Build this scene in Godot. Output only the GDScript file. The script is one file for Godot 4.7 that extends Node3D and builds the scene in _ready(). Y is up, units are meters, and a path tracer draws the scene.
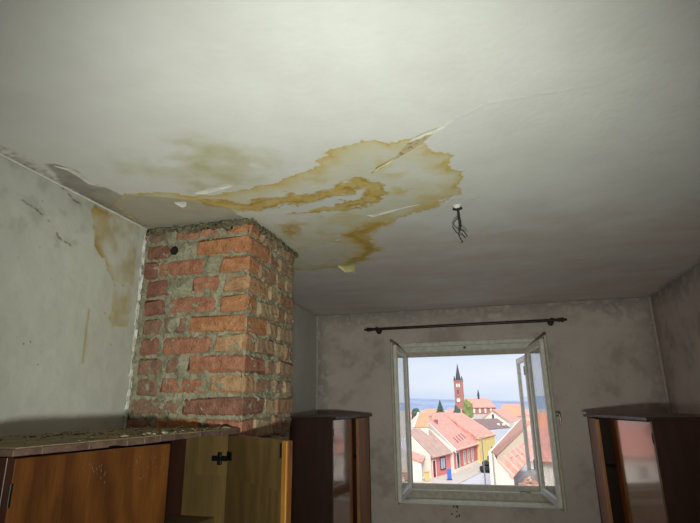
extends Node3D
# An emptied attic room: leaking ceiling, bare brick chimney, three wardrobes, an open double window over a small town.
# Room measurements below are in units of S metres from the eye: x to the right, y up, z (written positive) away from the eye.
const S := 0.86
const EYE := 1.8
const XL := -1.827
const XR := 1.651
const ZB := 5.475
const ZREAR := -1.3
const FLOOR := -2.093
# outlines on the ceiling, as x, z pairs
const STAIN := [-1.667, 1.907, -1.572, 1.910, -1.449, 1.933, -1.361, 1.965, -1.278, 2.008, -1.169, 2.027, -1.063, 2.009, -0.943, 1.996, -0.815, 1.966, -0.749, 1.920, -0.671, 1.901, -0.612, 1.888, -0.633, 1.843, -0.546, 1.794, -0.526, 1.756, -0.467, 1.739, -0.388, 1.704, -0.379, 1.731, -0.338, 1.710, -0.286, 1.749, -0.249, 1.768, -0.200, 1.758, -0.158, 1.835, -0.094, 1.879, -0.062, 1.951, -0.071, 2.015, -0.023, 2.088, -0.022, 2.151, -0.040, 2.259, -0.066, 2.375, -0.111, 2.388, -0.152, 2.457, -0.243, 2.532, -0.353, 2.576, -0.425, 2.636, -0.489, 2.703, -0.577, 2.748, -0.629, 2.789, -0.630, 2.991, -0.640, 3.099, -0.721, 3.216, -0.810, 3.317, -0.912, 3.451, -1.064, 3.492, -1.191, 3.514, -1.318, 3.505, -1.361, 3.229, -1.241, 2.514, -1.885, 2.395, -1.781, 2.064]
const BAND := [-1.260, 2.132, -1.179, 2.184, -1.092, 2.238, -0.955, 2.181, -0.869, 2.166, -0.801, 2.199, -0.717, 2.185, -0.642, 2.156, -0.558, 2.108, -0.491, 2.093, -0.446, 2.153, -0.445, 2.239, -0.493, 2.316, -0.591, 2.329, -0.675, 2.360, -0.780, 2.344, -0.871, 2.317, -0.927, 2.316]
const BARE := [-1.065, 2.290, -0.932, 2.256, -0.798, 2.268, -0.653, 2.229, -0.537, 2.199, -0.584, 2.263, -0.704, 2.309, -0.846, 2.339, -1.000, 2.354]
const LOBE := [-0.522, 2.658, -0.638, 2.749, -0.718, 2.820, -0.671, 3.000, -0.662, 3.138, -0.784, 3.299, -0.864, 3.381]
const BLOB := [-1.070, 2.495, -0.987, 2.469, -0.934, 2.536, -0.981, 2.665, -1.084, 2.750, -1.107, 2.646]
const BLOB2 := [-0.361, 2.213, -0.309, 2.193, -0.258, 2.243, -0.306, 2.305, -0.359, 2.289]
const FAINT := [-1.465, 1.576, -1.327, 1.544, -1.232, 1.554, -1.101, 1.509, -0.989, 1.525, -0.893, 1.584, -0.782, 1.640, -0.725, 1.743, -0.697, 1.844, -0.829, 1.940, -0.997, 1.981, -1.178, 1.976, -1.292, 1.942, -1.296, 1.848, -1.280, 1.777, -1.392, 1.776, -1.499, 1.724]
const GREYED := [-1.728, 1.538, -1.679, 1.561, -1.654, 1.618, -1.674, 1.717, -1.682, 1.770, -1.648, 1.815, -1.654, 1.898, -1.518, 1.951, -1.358, 2.049, -1.235, 2.181, -1.198, 2.424, -1.841, 2.335, -1.840, 2.062, -1.811, 1.699]
const BARE2 := [-1.311, 1.973, -1.231, 1.948, -1.110, 1.948, -1.041, 1.945, -1.100, 1.998, -1.195, 2.007, -1.287, 2.006]
const TEAR := [-0.421, 2.015, -0.387, 1.963, -0.285, 1.887, -0.220, 1.784, -0.190, 1.745, -0.125, 1.717, -0.086, 1.699, -0.122, 1.756, -0.176, 1.814, -0.212, 1.846, -0.294, 1.912, -0.374, 1.987]
const CRACK := [-0.086, 1.692, -0.040, 1.662, 0.026, 1.633, 0.088, 1.587, 0.161, 1.583, 0.241, 1.582, 0.304, 1.576, 0.366, 1.577, 0.442, 1.576]
# outlines on the left wall, as z, y pairs
const WSTAIN := [1.915, 0.937, 1.957, 0.969, 2.083, 1.001, 2.292, 0.983, 2.287, 0.851, 2.290, 0.679, 2.293, 0.511, 2.283, 0.423, 2.152, 0.384, 2.128, 0.441, 2.140, 0.537, 2.142, 0.617, 2.086, 0.683, 2.018, 0.744, 1.972, 0.809]
const WCRACK := [1.542, 0.849, 1.572, 0.847, 1.614, 0.841, 1.653, 0.828, 1.697, 0.796, 1.736, 0.771, 1.775, 0.746, 1.810, 0.747, 1.842, 0.737]
const WCRACK2 := [1.684, 1.015, 1.730, 0.986, 1.814, 0.960, 1.879, 0.955]
const WDRIP := [1.994, 0.459, 1.996, 0.267, 2.005, 0.017]

var rng := RandomNumberGenerator.new()
var taken := {}
var M := {}

# ------------------------------------------------------------------ small helpers
func P(x, y, z) -> Vector3:
	return Vector3(x * S, EYE + y * S, -z * S)

func Q(x, y, z) -> Vector3:          # the town, in metres from the eye
	return Vector3(x, EYE + y, -z)

func numbered(called: String) -> String:
	if not taken.has(called):
		taken[called] = 0
		return called
	taken[called] += 1
	return "%s_%03d" % [called, taken[called]]

func tag(o: Node, label: String, category: String, group := "") -> Node:
	o.set_meta("label", label)
	o.set_meta("category", category)
	if group:
		o.set_meta("group", group)
	return o

func thing(called: String, label: String, category: String, at := Vector3.ZERO, turn := 0.0, group := "") -> Node3D:
	var o := Node3D.new()
	o.name = numbered(called)
	add_child(o)
	o.position = at
	o.rotation.y = turn
	tag(o, label, category, group)
	return o

func tool() -> SurfaceTool:
	var st := SurfaceTool.new()
	st.begin(Mesh.PRIMITIVE_TRIANGLES)
	return st

func obj(called: String, st: SurfaceTool, mat: Material, parent: Node = null) -> MeshInstance3D:
	var o := MeshInstance3D.new()
	o.mesh = st.commit()
	o.mesh.surface_set_material(0, mat)
	if parent == null:
		o.name = numbered(called)
		add_child(o)
	else:
		o.name = called
		parent.add_child(o, true)
	return o

func structure(o: Node) -> Node:
	o.set_meta("kind", "structure")
	return o

func face(st: SurfaceTool, pts: Array, n: Vector3, uvs := []) -> void:
	var a: Vector3 = pts[0]
	for i in range(1, pts.size() - 1):
		var b: Vector3 = pts[i]
		var c: Vector3 = pts[i + 1]
		var order := [0, i, i + 1]
		if (c - a).cross(b - a).dot(n) < 0.0:
			order = [0, i + 1, i]
		for k in order:
			st.set_normal(n)
			st.set_uv(uvs[k] if uvs else Vector2.ZERO)
			st.add_vertex(pts[k])

func poly(st: SurfaceTool, pts: Array, towards := Vector3.UP) -> void:
	var n: Vector3 = (pts[1] - pts[0]).cross(pts[2] - pts[0]).normalized()
	if n.dot(towards) < 0.0:
		n = -n
	face(st, pts, n)

# a box with chamfered edges; jit moves its corners for worn pieces
func cbox(st: SurfaceTool, lo: Vector3, hi: Vector3, b := 0.003, t := Transform3D.IDENTITY, jit := 0.0) -> void:
	var c := (lo + hi) * 0.5
	var h := (hi - lo) * 0.5
	b = minf(b, minf(h.x, minf(h.y, h.z)) * 0.45)
	var pos := {}
	for sx in [-1, 1]:
		for sy in [-1, 1]:
			for sz in [-1, 1]:
				var j := Vector3(rng.randf_range(-jit, jit), rng.randf_range(-jit, jit), rng.randf_range(-jit, jit)) if jit > 0.0 else Vector3.ZERO
				for ax in 3:
					var d := h - Vector3(b, b, b)
					d[ax] = h[ax]
					var bb := 0.0
					if jit > 0.0:
						bb = rng.randf_range(-0.5, 1.0) * b
					var q := d - Vector3(bb, bb, bb) * (Vector3.ONE - Vector3(ax == 0, ax == 1, ax == 2))
					pos[[sx, sy, sz, ax]] = t * (c + Vector3(sx * q.x, sy * q.y, sz * q.z) + j)
	var mid := t * c
	var put := func(keys: Array):
		var pts := []
		for k in keys:
			pts.append(pos[k])
		var n: Vector3 = (pts[1] - pts[0]).cross(pts[2] - pts[0]).normalized()
		if n.dot((pts[0] + pts[2]) * 0.5 - mid) < 0.0:
			n = -n
		face(st, pts, n)
	for s in [-1, 1]:
		put.call([[s, -1, -1, 0], [s, 1, -1, 0], [s, 1, 1, 0], [s, -1, 1, 0]])
		put.call([[-1, s, -1, 1], [1, s, -1, 1], [1, s, 1, 1], [-1, s, 1, 1]])
		put.call([[-1, -1, s, 2], [1, -1, s, 2], [1, 1, s, 2], [-1, 1, s, 2]])
		for r in [-1, 1]:
			put.call([[s, r, -1, 0], [s, r, 1, 0], [s, r, 1, 1], [s, r, -1, 1]])
			put.call([[s, -1, r, 0], [s, 1, r, 0], [s, 1, r, 2], [s, -1, r, 2]])
			put.call([[-1, s, r, 1], [1, s, r, 1], [1, s, r, 2], [-1, s, r, 2]])
			for w in [-1, 1]:
				put.call([[s, r, w, 0], [s, r, w, 1], [s, r, w, 2]])

func boxo(called: String, lo: Vector3, hi: Vector3, mat: Material, parent: Node = null, b := 0.003) -> MeshInstance3D:
	var st := tool()
	cbox(st, Vector3(minf(lo.x, hi.x), minf(lo.y, hi.y), minf(lo.z, hi.z)), Vector3(maxf(lo.x, hi.x), maxf(lo.y, hi.y), maxf(lo.z, hi.z)), b)
	return obj(called, st, mat, parent)

# a round bar along a list of points
func tube(st: SurfaceTool, pts: Array, radius, sides := 8) -> void:
	var rings := []
	for i in pts.size():
		var d: Vector3 = (pts[mini(i + 1, pts.size() - 1)] - pts[maxi(i - 1, 0)]).normalized()
		var up := Vector3.UP if absf(d.y) < 0.9 else Vector3.RIGHT
		var x := d.cross(up).normalized()
		var y := x.cross(d).normalized()
		var r: float = radius[i] if radius is Array else radius
		var ring := []
		for k in sides:
			var a := TAU * k / sides
			ring.append([pts[i] + (x * cos(a) + y * sin(a)) * r, x * cos(a) + y * sin(a)])
		rings.append(ring)
	for i in pts.size() - 1:
		for k in sides:
			var q := [rings[i][k], rings[i][(k + 1) % sides], rings[i + 1][(k + 1) % sides], rings[i + 1][k]]
			smooth_quad(st, q)
	for e in [0, pts.size() - 1]:
		var cap := []
		for k in sides:
			cap.append(rings[e][k][0])
		var n: Vector3 = (pts[e] - pts[1 if e == 0 else e - 1]).normalized()
		face(st, cap, n)

func smooth_quad(st: SurfaceTool, q: Array) -> void:
	var nn: Vector3 = q[0][1] + q[2][1]
	for tri in [[0, 1, 2], [0, 2, 3]]:
		var a: Vector3 = q[tri[0]][0]
		var b: Vector3 = q[tri[1]][0]
		var c: Vector3 = q[tri[2]][0]
		var order: Array = tri
		if (c - a).cross(b - a).dot(nn) < 0.0:
			order = [tri[0], tri[2], tri[1]]
		for k in order:
			st.set_normal(q[k][1])
			st.set_uv(Vector2.ZERO)
			st.add_vertex(q[k][0])

# a lathed body around the line from a to b: profile of [share of the length, radius]
func lathe(st: SurfaceTool, a: Vector3, b: Vector3, profile: Array, sides := 12) -> void:
	var pts := []
	var rad := []
	for p in profile:
		pts.append(a.lerp(b, p[0]))
		rad.append(maxf(p[1], 0.0004))
	tube(st, pts, rad, sides)

# ------------------------------------------------------------------ textures and materials
func noise(seed_: int, freq: float, oct := 4) -> FastNoiseLite:
	var n := FastNoiseLite.new()
	n.noise_type = FastNoiseLite.TYPE_SIMPLEX_SMOOTH
	n.seed = seed_
	n.frequency = freq
	n.fractal_octaves = oct
	return n

func tex(w: int, h: int, bytes: PackedByteArray) -> ImageTexture:
	return ImageTexture.create_from_image(Image.create_from_data(w, h, false, Image.FORMAT_RGB8, bytes))

func mat(c: Color, rough := 0.85, metal := 0.0, spec := 0.5) -> StandardMaterial3D:
	var m := StandardMaterial3D.new()
	m.albedo_color = c
	m.roughness = rough
	m.metallic = metal
	m.metallic_specular = spec
	return m

func c8(r, g, b) -> Color:
	return Color(r / 255.0, g / 255.0, b / 255.0)

# mottled surface: two colours mixed by noise, relief from the same noise
func mottled(a: Color, b: Color, seed_: int, freq: float, scale: float, rough := 0.9, relief := 0.0, world := true, size := 256) -> StandardMaterial3D:
	var n := noise(seed_, freq, 5)
	var n2 := noise(seed_ + 7, freq * 6.0, 3)
	var bytes := PackedByteArray()
	var hb := PackedByteArray()
	for y in size:
		for x in size:
			# blended at the seams so that the texture tiles
			var fx := float(x) / size
			var v0 := n.get_noise_2d(x, y) * (1.0 - fx) + n.get_noise_2d(x - size, y) * fx
			var f := clampf(0.5 + 0.9 * v0 + 0.35 * n2.get_noise_2d(x, y), 0.0, 1.0)
			var c := a.lerp(b, f)
			bytes.append_array([int(c.r * 255), int(c.g * 255), int(c.b * 255)])
			var hgt := int(255 * f)
			hb.append_array([hgt, hgt, hgt])
	var m := mat(Color.WHITE, rough)
	m.albedo_texture = tex(size, size, bytes)
	if relief > 0.0:
		var bump := Image.create_from_data(size, size, false, Image.FORMAT_RGB8, hb)
		bump.convert(Image.FORMAT_RGBA8)
		bump.bump_map_to_normal_map(relief * 6.0)
		m.normal_enabled = true
		m.normal_texture = ImageTexture.create_from_image(bump)
	m.uv1_triplanar = true
	m.uv1_world_triplanar = world
	m.uv1_scale = Vector3.ONE * scale
	return m

# wood with the grain along v
func wood(dark: Color, light: Color, seed_: int, rough: float, scale := 1.6, coat := 0.0, spec := 0.5) -> StandardMaterial3D:
	var n := noise(seed_, 0.012, 4)
	var n2 := noise(seed_ + 3, 0.05, 4)
	var size := 384
	var bytes := PackedByteArray()
	for y in size:
		for x in size:
			var wob := n.get_noise_2d(x * 0.5, y * 0.18) * 60.0
			var rings := 0.5 + 0.5 * sin((x + wob) * 0.11 + n.get_noise_2d(x * 0.2, y * 0.08 + 300.0) * 5.0)
			var fine := n2.get_noise_2d(x * 7.0, y * 0.25)
			var f := clampf(0.25 + 0.5 * rings + 0.45 * fine + 0.3 * n.get_noise_2d(x, y * 0.1 + 900.0), 0.0, 1.0)
			var c := dark.lerp(light, f)
			bytes.append_array([int(c.r * 255), int(c.g * 255), int(c.b * 255)])
	var m := mat(Color.WHITE, rough, 0.0, spec)
	m.albedo_texture = tex(size, size, bytes)
	m.uv1_triplanar = true
	m.uv1_scale = Vector3.ONE * scale
	if coat > 0.0:
		m.clearcoat_enabled = true
		m.clearcoat = coat
		m.clearcoat_roughness = 0.06
	return m

# signed distance (inside negative) to an outline, or plain distance to a line, on a coarse grid
class Field:
	var x0: float
	var y0: float
	var step: float
	var w: int
	var h: int
	var v := PackedFloat32Array()
	func _init(flat: Array, closed: bool, margin: float, step_: float):
		var pts := []
		for i in range(0, flat.size(), 2):
			pts.append(Vector2(flat[i], flat[i + 1]))
		var r := Rect2(pts[0], Vector2.ZERO)
		for p in pts:
			r = r.expand(p)
		r = r.grow(margin)
		step = step_
		x0 = r.position.x
		y0 = r.position.y
		w = int(r.size.x / step) + 2
		h = int(r.size.y / step) + 2
		var packed := PackedVector2Array(pts)
		for j in h:
			for i in w:
				var p := Vector2(x0 + i * step, y0 + j * step)
				var d := 1e9
				for k in (pts.size() if closed else pts.size() - 1):
					var q := Geometry2D.get_closest_point_to_segment(p, pts[k], pts[(k + 1) % pts.size()])
					d = minf(d, p.distance_squared_to(q))
				d = sqrt(d)
				if closed and Geometry2D.is_point_in_polygon(p, packed):
					d = -d
				v.append(d)
	func at(x: float, y: float) -> float:
		var fx := (x - x0) / step
		var fy := (y - y0) / step
		if fx < 0.0 or fy < 0.0 or fx >= w - 1 or fy >= h - 1:
			return 9.0
		var i := int(fx)
		var j := int(fy)
		fx -= i
		fy -= j
		var k := j * w + i
		return lerpf(lerpf(v[k], v[k + 1], fx), lerpf(v[k + w], v[k + w + 1], fx), fy)

func over(c: Color, d: Color, a: float) -> Color:
	return c.lerp(d, clampf(a, 0.0, 1.0))

func ceiling_material() -> StandardMaterial3D:
	var w := 900
	var h := 1400
	var depth := ZB - ZREAR
	var wide := XR - XL
	var stain := Field.new(STAIN, true, 0.25, 0.02)
	var band := Field.new(BAND, false, 0.2, 0.02)
	var bare := Field.new(BARE, true, 0.12, 0.01)
	var lobe := Field.new(LOBE, false, 0.2, 0.02)
	var blob := Field.new(BLOB, true, 0.2, 0.02)
	var blob2 := Field.new(BLOB2, true, 0.2, 0.02)
	var faint := Field.new(FAINT, true, 0.3, 0.03)
	var greyed := Field.new(GREYED, true, 0.15, 0.02)
	var bare2 := Field.new(BARE2, true, 0.12, 0.01)
	var tear := Field.new(TEAR, true, 0.1, 0.008)
	var crack := Field.new(CRACK, false, 0.06, 0.008)
	var n1 := noise(11, 1.6, 4)
	var n2 := noise(12, 6.0, 4)
	var n3 := noise(13, 28.0, 3)
	var bytes := PackedByteArray()
	bytes.resize(w * h * 3)
	var hb := PackedByteArray()
	hb.resize(w * h * 3)
	var plain := c8(233, 230, 226)
	var amber := c8(212, 178, 88)
	var umber := c8(184, 142, 56)
	var cream := c8(218, 213, 190)
	var at := 0
	for j in h:
		var z := ZREAR + depth * (j + 0.5) / h
		for i in w:
			var x := XL + wide * (i + 0.5) / w
			var a := n1.get_noise_2d(x, z)
			var b := n2.get_noise_2d(x, z)
			var c3 := n3.get_noise_2d(x, z)
			var c := plain
			c = over(c, c8(225, 221, 217), 0.35 + a * 0.9 + b * 0.35)
			var rel := 0.5 + 0.10 * b + 0.06 * c3
			# brushed streaks of soot towards the window wall
			if z > 2.6:
				var streak := n1.get_noise_2d(x * 0.8, z * 1.8 + 40.0) + 0.3 * b
				c = over(c, c8(222, 207, 201), (0.6 + 0.7 * streak) * smoothstep(2.5, 3.2, z + 0.5 * a))
			if z > 1.2 and z < 3.9 and x < 0.6:
				var wx := x + 0.035 * b + 0.012 * c3
				var wz := z + 0.05 * n2.get_noise_2d(x + 17.0, z) + 0.014 * n3.get_noise_2d(x + 9.0, z)
				var df := faint.at(wx, wz)
				if df < 0.2:
					c = over(c, c8(194, 186, 142), smoothstep(0.08, -0.12, df) * (0.34 + 0.8 * a + 0.45 * b))
				var dg := greyed.at(x + 0.014 * b, z + 0.02 * b)
				if dg < 0.02:
					c = over(c, c8(150, 144, 130), smoothstep(0.008, -0.01, dg) * (0.75 + 0.3 * b))
					rel -= 0.14 * smoothstep(0.0, -0.012, dg)
				var ds := stain.at(wx, wz)
				if ds < 0.03:
					var inside := smoothstep(0.006, -0.006, ds)
					c = over(c, cream, inside * (0.55 + 0.8 * a))
					var t := maxf(-ds, 0.0)
					var wide_ring := 0.5 + 1.4 * n1.get_noise_2d(x * 1.4 + 5.0, z * 1.4)
					c = over(c, amber, inside * exp(-t / (0.035 + 0.07 * clampf(wide_ring, 0.0, 1.0))) * (0.62 + 0.5 * b))
					c = over(c, umber, inside * exp(-t / 0.01) * (0.3 + 0.6 * c3))
					c = over(c, amber, inside * smoothstep(0.25, 0.6, n1.get_noise_2d(x * 1.8 + 31.0, z * 1.8) + 0.25 * b) * 0.3)
					# scraped grey plaster beside the chimney, inside the stain's thin rim
					if dg < 0.02:
						c = over(c, c8(182, 175, 160), smoothstep(0.01, -0.02, dg + 0.02 * b) * smoothstep(0.0, 0.022, t) * (0.85 + 0.4 * b))
				var db := band.at(wx + 0.02 * b, wz + 0.03 * b)
				if db < 0.12:
					var core := smoothstep(0.065, 0.015, db + 0.03 * c3)
					c = over(c, amber, core * (0.8 + 0.5 * b))
					c = over(c, umber, smoothstep(0.03, 0.0, absf(db - 0.04) + 0.012 * c3) * (0.55 + 0.7 * b))
				var dl := lobe.at(wx, wz)
				if dl < 0.15:
					c = over(c, amber, smoothstep(0.11, 0.0, dl + 0.03 * b) * 0.8)
					c = over(c, umber, smoothstep(0.06, 0.0, dl + 0.03 * c3) * (0.5 + 0.6 * b))
				var dq := blob.at(wx, wz)
				if dq < 0.1:
					c = over(c, umber, smoothstep(0.04, -0.05, dq + 0.07 * b) * (0.55 + 0.8 * b + 0.3 * c3))
				dq = blob2.at(wx, wz)
				if dq < 0.1:
					c = over(c, amber, smoothstep(0.04, -0.04, dq + 0.05 * b) * 0.5)
				# paint that has come away shows white gypsum, in ragged islands
				var dw := bare.at(wx, wz)
				if dw < 0.04:
					var gone := smoothstep(0.010, -0.002, dw + 0.02 * c3)
					c = over(c, c8(226, 224, 222), gone)
					rel -= 0.2 * gone
				dw = bare2.at(wx, wz)
				if dw < 0.04:
					var gone2 := smoothstep(0.008, -0.004, dw + 0.018 * c3 + 0.012 * b)
					c = over(c, c8(224, 222, 212), gone2)
					rel -= 0.2 * gone2
				var dt := tear.at(x + 0.006 * c3, z + 0.008 * b)
				if dt < 0.02:
					var torn := smoothstep(0.004, -0.004, dt)
					c = over(c, c8(206, 184, 150), torn * 0.9)
					c = over(c, c8(150, 124, 70), torn * smoothstep(0.1, 0.5, c3))
					rel -= 0.3 * torn
			if z > 1.4 and z < 1.9 and x > -0.2 and x < 0.6:
				var dc := crack.at(x, z + 0.012 * b)
				if dc < 0.03:
					rel += 0.10 * smoothstep(0.009, 0.0, dc) * smoothstep(-0.35, 0.1, c3 + a)
					c = over(c, c8(190, 184, 176), 0.4 * smoothstep(0.004, 0.0, dc))
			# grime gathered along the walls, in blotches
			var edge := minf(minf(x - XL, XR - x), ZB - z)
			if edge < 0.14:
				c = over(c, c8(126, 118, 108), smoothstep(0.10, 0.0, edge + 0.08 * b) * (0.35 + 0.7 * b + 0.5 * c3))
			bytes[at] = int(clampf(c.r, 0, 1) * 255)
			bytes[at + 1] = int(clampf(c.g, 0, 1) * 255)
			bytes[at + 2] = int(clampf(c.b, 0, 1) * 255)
			var hv := int(clampf(rel, 0, 1) * 255)
			hb[at] = hv
			hb[at + 1] = hv
			hb[at + 2] = hv
			at += 3
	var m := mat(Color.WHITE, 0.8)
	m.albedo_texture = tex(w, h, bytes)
	m.heightmap_enabled = true
	m.heightmap_texture = tex(w, h, hb)
	m.heightmap_scale = 0.45
	m.texture_repeat = false
	return m

# plaster of a wall; paint(u, v) gives the colour at design coordinates along the wall and up
func wall_material(u0: float, u1: float, v0: float, v1: float, w: int, h: int, paint: Callable, seed_: int) -> StandardMaterial3D:
	var n2 := noise(seed_, 7.0, 4)
	var bytes := PackedByteArray()
	bytes.resize(w * h * 3)
	var hb := PackedByteArray()
	hb.resize(w * h * 3)
	var at := 0
	for j in h:
		var v := v1 + (v0 - v1) * (j + 0.5) / h
		for i in w:
			var u := u0 + (u1 - u0) * (i + 0.5) / w
			var c: Color = paint.call(u, v)
			bytes[at] = int(clampf(c.r, 0, 1) * 255)
			bytes[at + 1] = int(clampf(c.g, 0, 1) * 255)
			bytes[at + 2] = int(clampf(c.b, 0, 1) * 255)
			var hv := int(clampf(0.5 + 0.3 * n2.get_noise_2d(u, v), 0, 1) * 255)
			hb[at] = hv
			hb[at + 1] = hv
			hb[at + 2] = hv
			at += 3
	var m := mat(Color.WHITE, 0.88)
	m.albedo_texture = tex(w, h, bytes)
	m.heightmap_enabled = true
	m.heightmap_texture = tex(w, h, hb)
	m.heightmap_scale = 0.8
	m.texture_repeat = false
	return m

func left_wall_material() -> StandardMaterial3D:
	var n1 := noise(21, 1.3, 4)
	var n2 := noise(22, 7.0, 4)
	var n3 := noise(23, 34.0, 3)
	var stain := Field.new(WSTAIN, true, 0.12, 0.015)
	var crack := Field.new(WCRACK, false, 0.05, 0.006)
	var crack2 := Field.new(WCRACK2, false, 0.05, 0.006)
	var drip := Field.new(WDRIP, false, 0.05, 0.008)
	var paint := func(z: float, y: float) -> Color:
		var a := n1.get_noise_2d(z, y)
		var b := n2.get_noise_2d(z, y)
		var c3 := n3.get_noise_2d(z, y)
		var c := c8(198, 196, 187)
		c = over(c, c8(186, 183, 174), 0.4 + a + 0.3 * b)
		# smudges and specks
		if c3 > 0.62 and n2.get_noise_2d(z * 0.4 + 3.0, y * 0.4) > 0.12:
			c = over(c, c8(84, 74, 60), (c3 - 0.62) * 6.0)
		if y > 0.7 and z < 2.4:
			c = over(c, c8(140, 134, 122), smoothstep(0.02, 0.5, b + 0.6 * a + 0.1) * 0.22)
		if z > 1.7 and z < 2.45 and y > 0.2:
			var ds := stain.at(z + 0.02 * b, y + 0.03 * n2.get_noise_2d(z + 8.0, y) + 0.012 * c3)
			if ds < 0.03:
				var inside := smoothstep(0.005, -0.006, ds)
				c = over(c, c8(176, 164, 130), inside * (0.35 + 0.9 * b + 0.3 * a))
				c = over(c, c8(158, 118, 40), inside * exp(ds / 0.03) * (0.45 + 0.6 * b) * (1.35 if y > 0.7 and z < 2.1 else 0.35))
				c = over(c, c8(178, 150, 92), inside * smoothstep(0.1, 0.5, n1.get_noise_2d(z * 3.0, y * 2.0)) * 0.5)
			var dd := drip.at(z + 0.004 * b, y)
			c = over(c, c8(164, 142, 88), smoothstep(0.012, 0.003, dd) * 0.55)
		if y > 0.6 and z > 1.4 and z < 2.0:
			var dk := minf(crack.at(z + 0.008 * b, y + 0.012 * b), crack2.at(z + 0.01 * b, y + 0.012 * b))
			c = over(c, c8(82, 70, 46), smoothstep(0.006, 0.001, dk) * smoothstep(-0.15, 0.25, c3 + b) * 0.75)
		return c
	return wall_material(ZREAR, ZB, FLOOR, 1.0, 1100, 520, paint, 31)

func grey_wall_material(u0: float, u1: float, seed_: int, soot: float) -> StandardMaterial3D:
	var n1 := noise(seed_ + 1, 1.4, 4)
	var n2 := noise(seed_ + 2, 6.0, 4)
	var n3 := noise(seed_ + 3, 30.0, 3)
	var paint := func(u: float, v: float) -> Color:
		var a := n1.get_noise_2d(u, v)
		var b := n2.get_noise_2d(u, v)
		var c3 := n3.get_noise_2d(u, v)
		var c := c8(216, 200, 194)
		c = over(c, c8(203, 187, 180), 0.45 + a + 0.35 * b)
		c = over(c, c8(160, 148, 142), smoothstep(0.1, 0.7, a + 0.5 * b) * soot)
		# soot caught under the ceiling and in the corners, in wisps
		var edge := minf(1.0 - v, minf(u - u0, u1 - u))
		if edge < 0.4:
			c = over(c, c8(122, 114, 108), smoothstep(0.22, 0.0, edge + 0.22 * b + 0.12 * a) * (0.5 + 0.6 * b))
		if c3 > 0.64:
			c = over(c, c8(74, 66, 58), (c3 - 0.64) * 5.0)
		return c
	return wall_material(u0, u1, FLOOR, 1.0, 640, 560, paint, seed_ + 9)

func materials() -> void:
	M.mortar = mottled(c8(122, 115, 95), c8(172, 165, 142), 41, 0.03, 1.5, 0.95, 0.6)
	M.rubble = mottled(c8(66, 60, 46), c8(150, 140, 112), 42, 0.05, 2.2, 0.95, 1.2)
	var tones := [[c8(146, 92, 70), c8(182, 130, 104)], [c8(160, 102, 68), c8(192, 138, 100)], [c8(118, 76, 62), c8(156, 110, 92)], [c8(122, 90, 74), c8(158, 126, 106)], [c8(160, 116, 84), c8(192, 154, 118)]]
	M.brick = []
	for k in tones.size():
		M.brick.append(mottled(tones[k][0], tones[k][1], 50 + k, 0.035, 1.7, 0.92, 0.7))
	var dusty := [[c8(150, 118, 92), c8(182, 154, 124)], [c8(146, 108, 84), c8(176, 140, 112)], [c8(158, 130, 102), c8(188, 164, 132)]]
	M.dusty = []
	for k in dusty.size():
		M.dusty.append(mottled(dusty[k][0], dusty[k][1], 60 + k, 0.035, 1.7, 0.95, 0.7))
	M.crumb = mottled(c8(120, 108, 84), c8(176, 166, 140), 43, 0.08, 3.0, 0.95)
	M.soot = mat(c8(30, 26, 22), 0.95)
	M.plaster = mottled(c8(214, 208, 200), c8(232, 227, 220), 71, 0.03, 2.0, 0.9, 0.3)
	M.bead = mottled(c8(178, 165, 158), c8(206, 192, 185), 72, 0.03, 2.0, 0.9)
	M.flake = mat(c8(228, 226, 216), 0.8)
	M.ochre_flake = mat(c8(224, 210, 150), 0.8)
	M.veneer = wood(c8(66, 36, 16), c8(104, 62, 26), 81, 0.28, 1.5, 0.35)
	M.side = wood(c8(46, 24, 16), c8(60, 32, 20), 82, 0.42, 1.5, 0.0)
	M.gloss = wood(c8(98, 52, 26), c8(138, 80, 44), 83, 0.16, 1.4, 1.0, 0.7)
	M.raw = wood(c8(136, 84, 46), c8(168, 112, 64), 84, 0.6, 1.5)
	M.olive = wood(c8(78, 58, 27), c8(104, 80, 40), 85, 0.6, 1.3)
	M.edge = wood(c8(146, 92, 30), c8(176, 122, 50), 86, 0.5, 2.0)
	M.lip = mottled(c8(70, 50, 42), c8(112, 86, 72), 87, 0.03, 2.5, 0.7)
	M.dust = mottled(c8(104, 90, 64), c8(146, 130, 98), 88, 0.02, 1.3, 0.95)
	M.hardboard = mottled(c8(104, 76, 52), c8(126, 96, 68), 97, 0.04, 2.0, 0.85)
	M.iron = mat(c8(30, 28, 26), 0.45, 0.7)
	M.steel = mat(c8(150, 148, 142), 0.35, 0.9)
	M.paintwork = mottled(c8(204, 198, 188), c8(230, 226, 218), 91, 0.03, 2.0, 0.45)
	M.whitepaint = mottled(c8(220, 217, 210), c8(238, 236, 230), 95, 0.03, 2.0, 0.4)
	M.oldpaint = mottled(c8(172, 164, 148), c8(200, 192, 176), 92, 0.03, 2.0, 0.6)
	M.rod = wood(c8(34, 18, 12), c8(52, 28, 18), 93, 0.35, 3.0)
	M.wire = mat(c8(36, 32, 28), 0.6)
	M.copper = mat(c8(170, 160, 140), 0.5, 0.6)
	M.boards = wood(c8(190, 176, 168), c8(214, 202, 194), 94, 0.6, 0.8)
	var g := StandardMaterial3D.new()
	g.transparency = BaseMaterial3D.TRANSPARENCY_ALPHA
	g.albedo_color = Color(0.9, 0.95, 0.97, 0.06)
	g.roughness = 0.02
	M.glass = g

# ------------------------------------------------------------------ the room
func plane_uv(st: SurfaceTool, pts: Array, n: Vector3, uvs: Array) -> void:
	face(st, pts, n, uvs)

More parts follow.
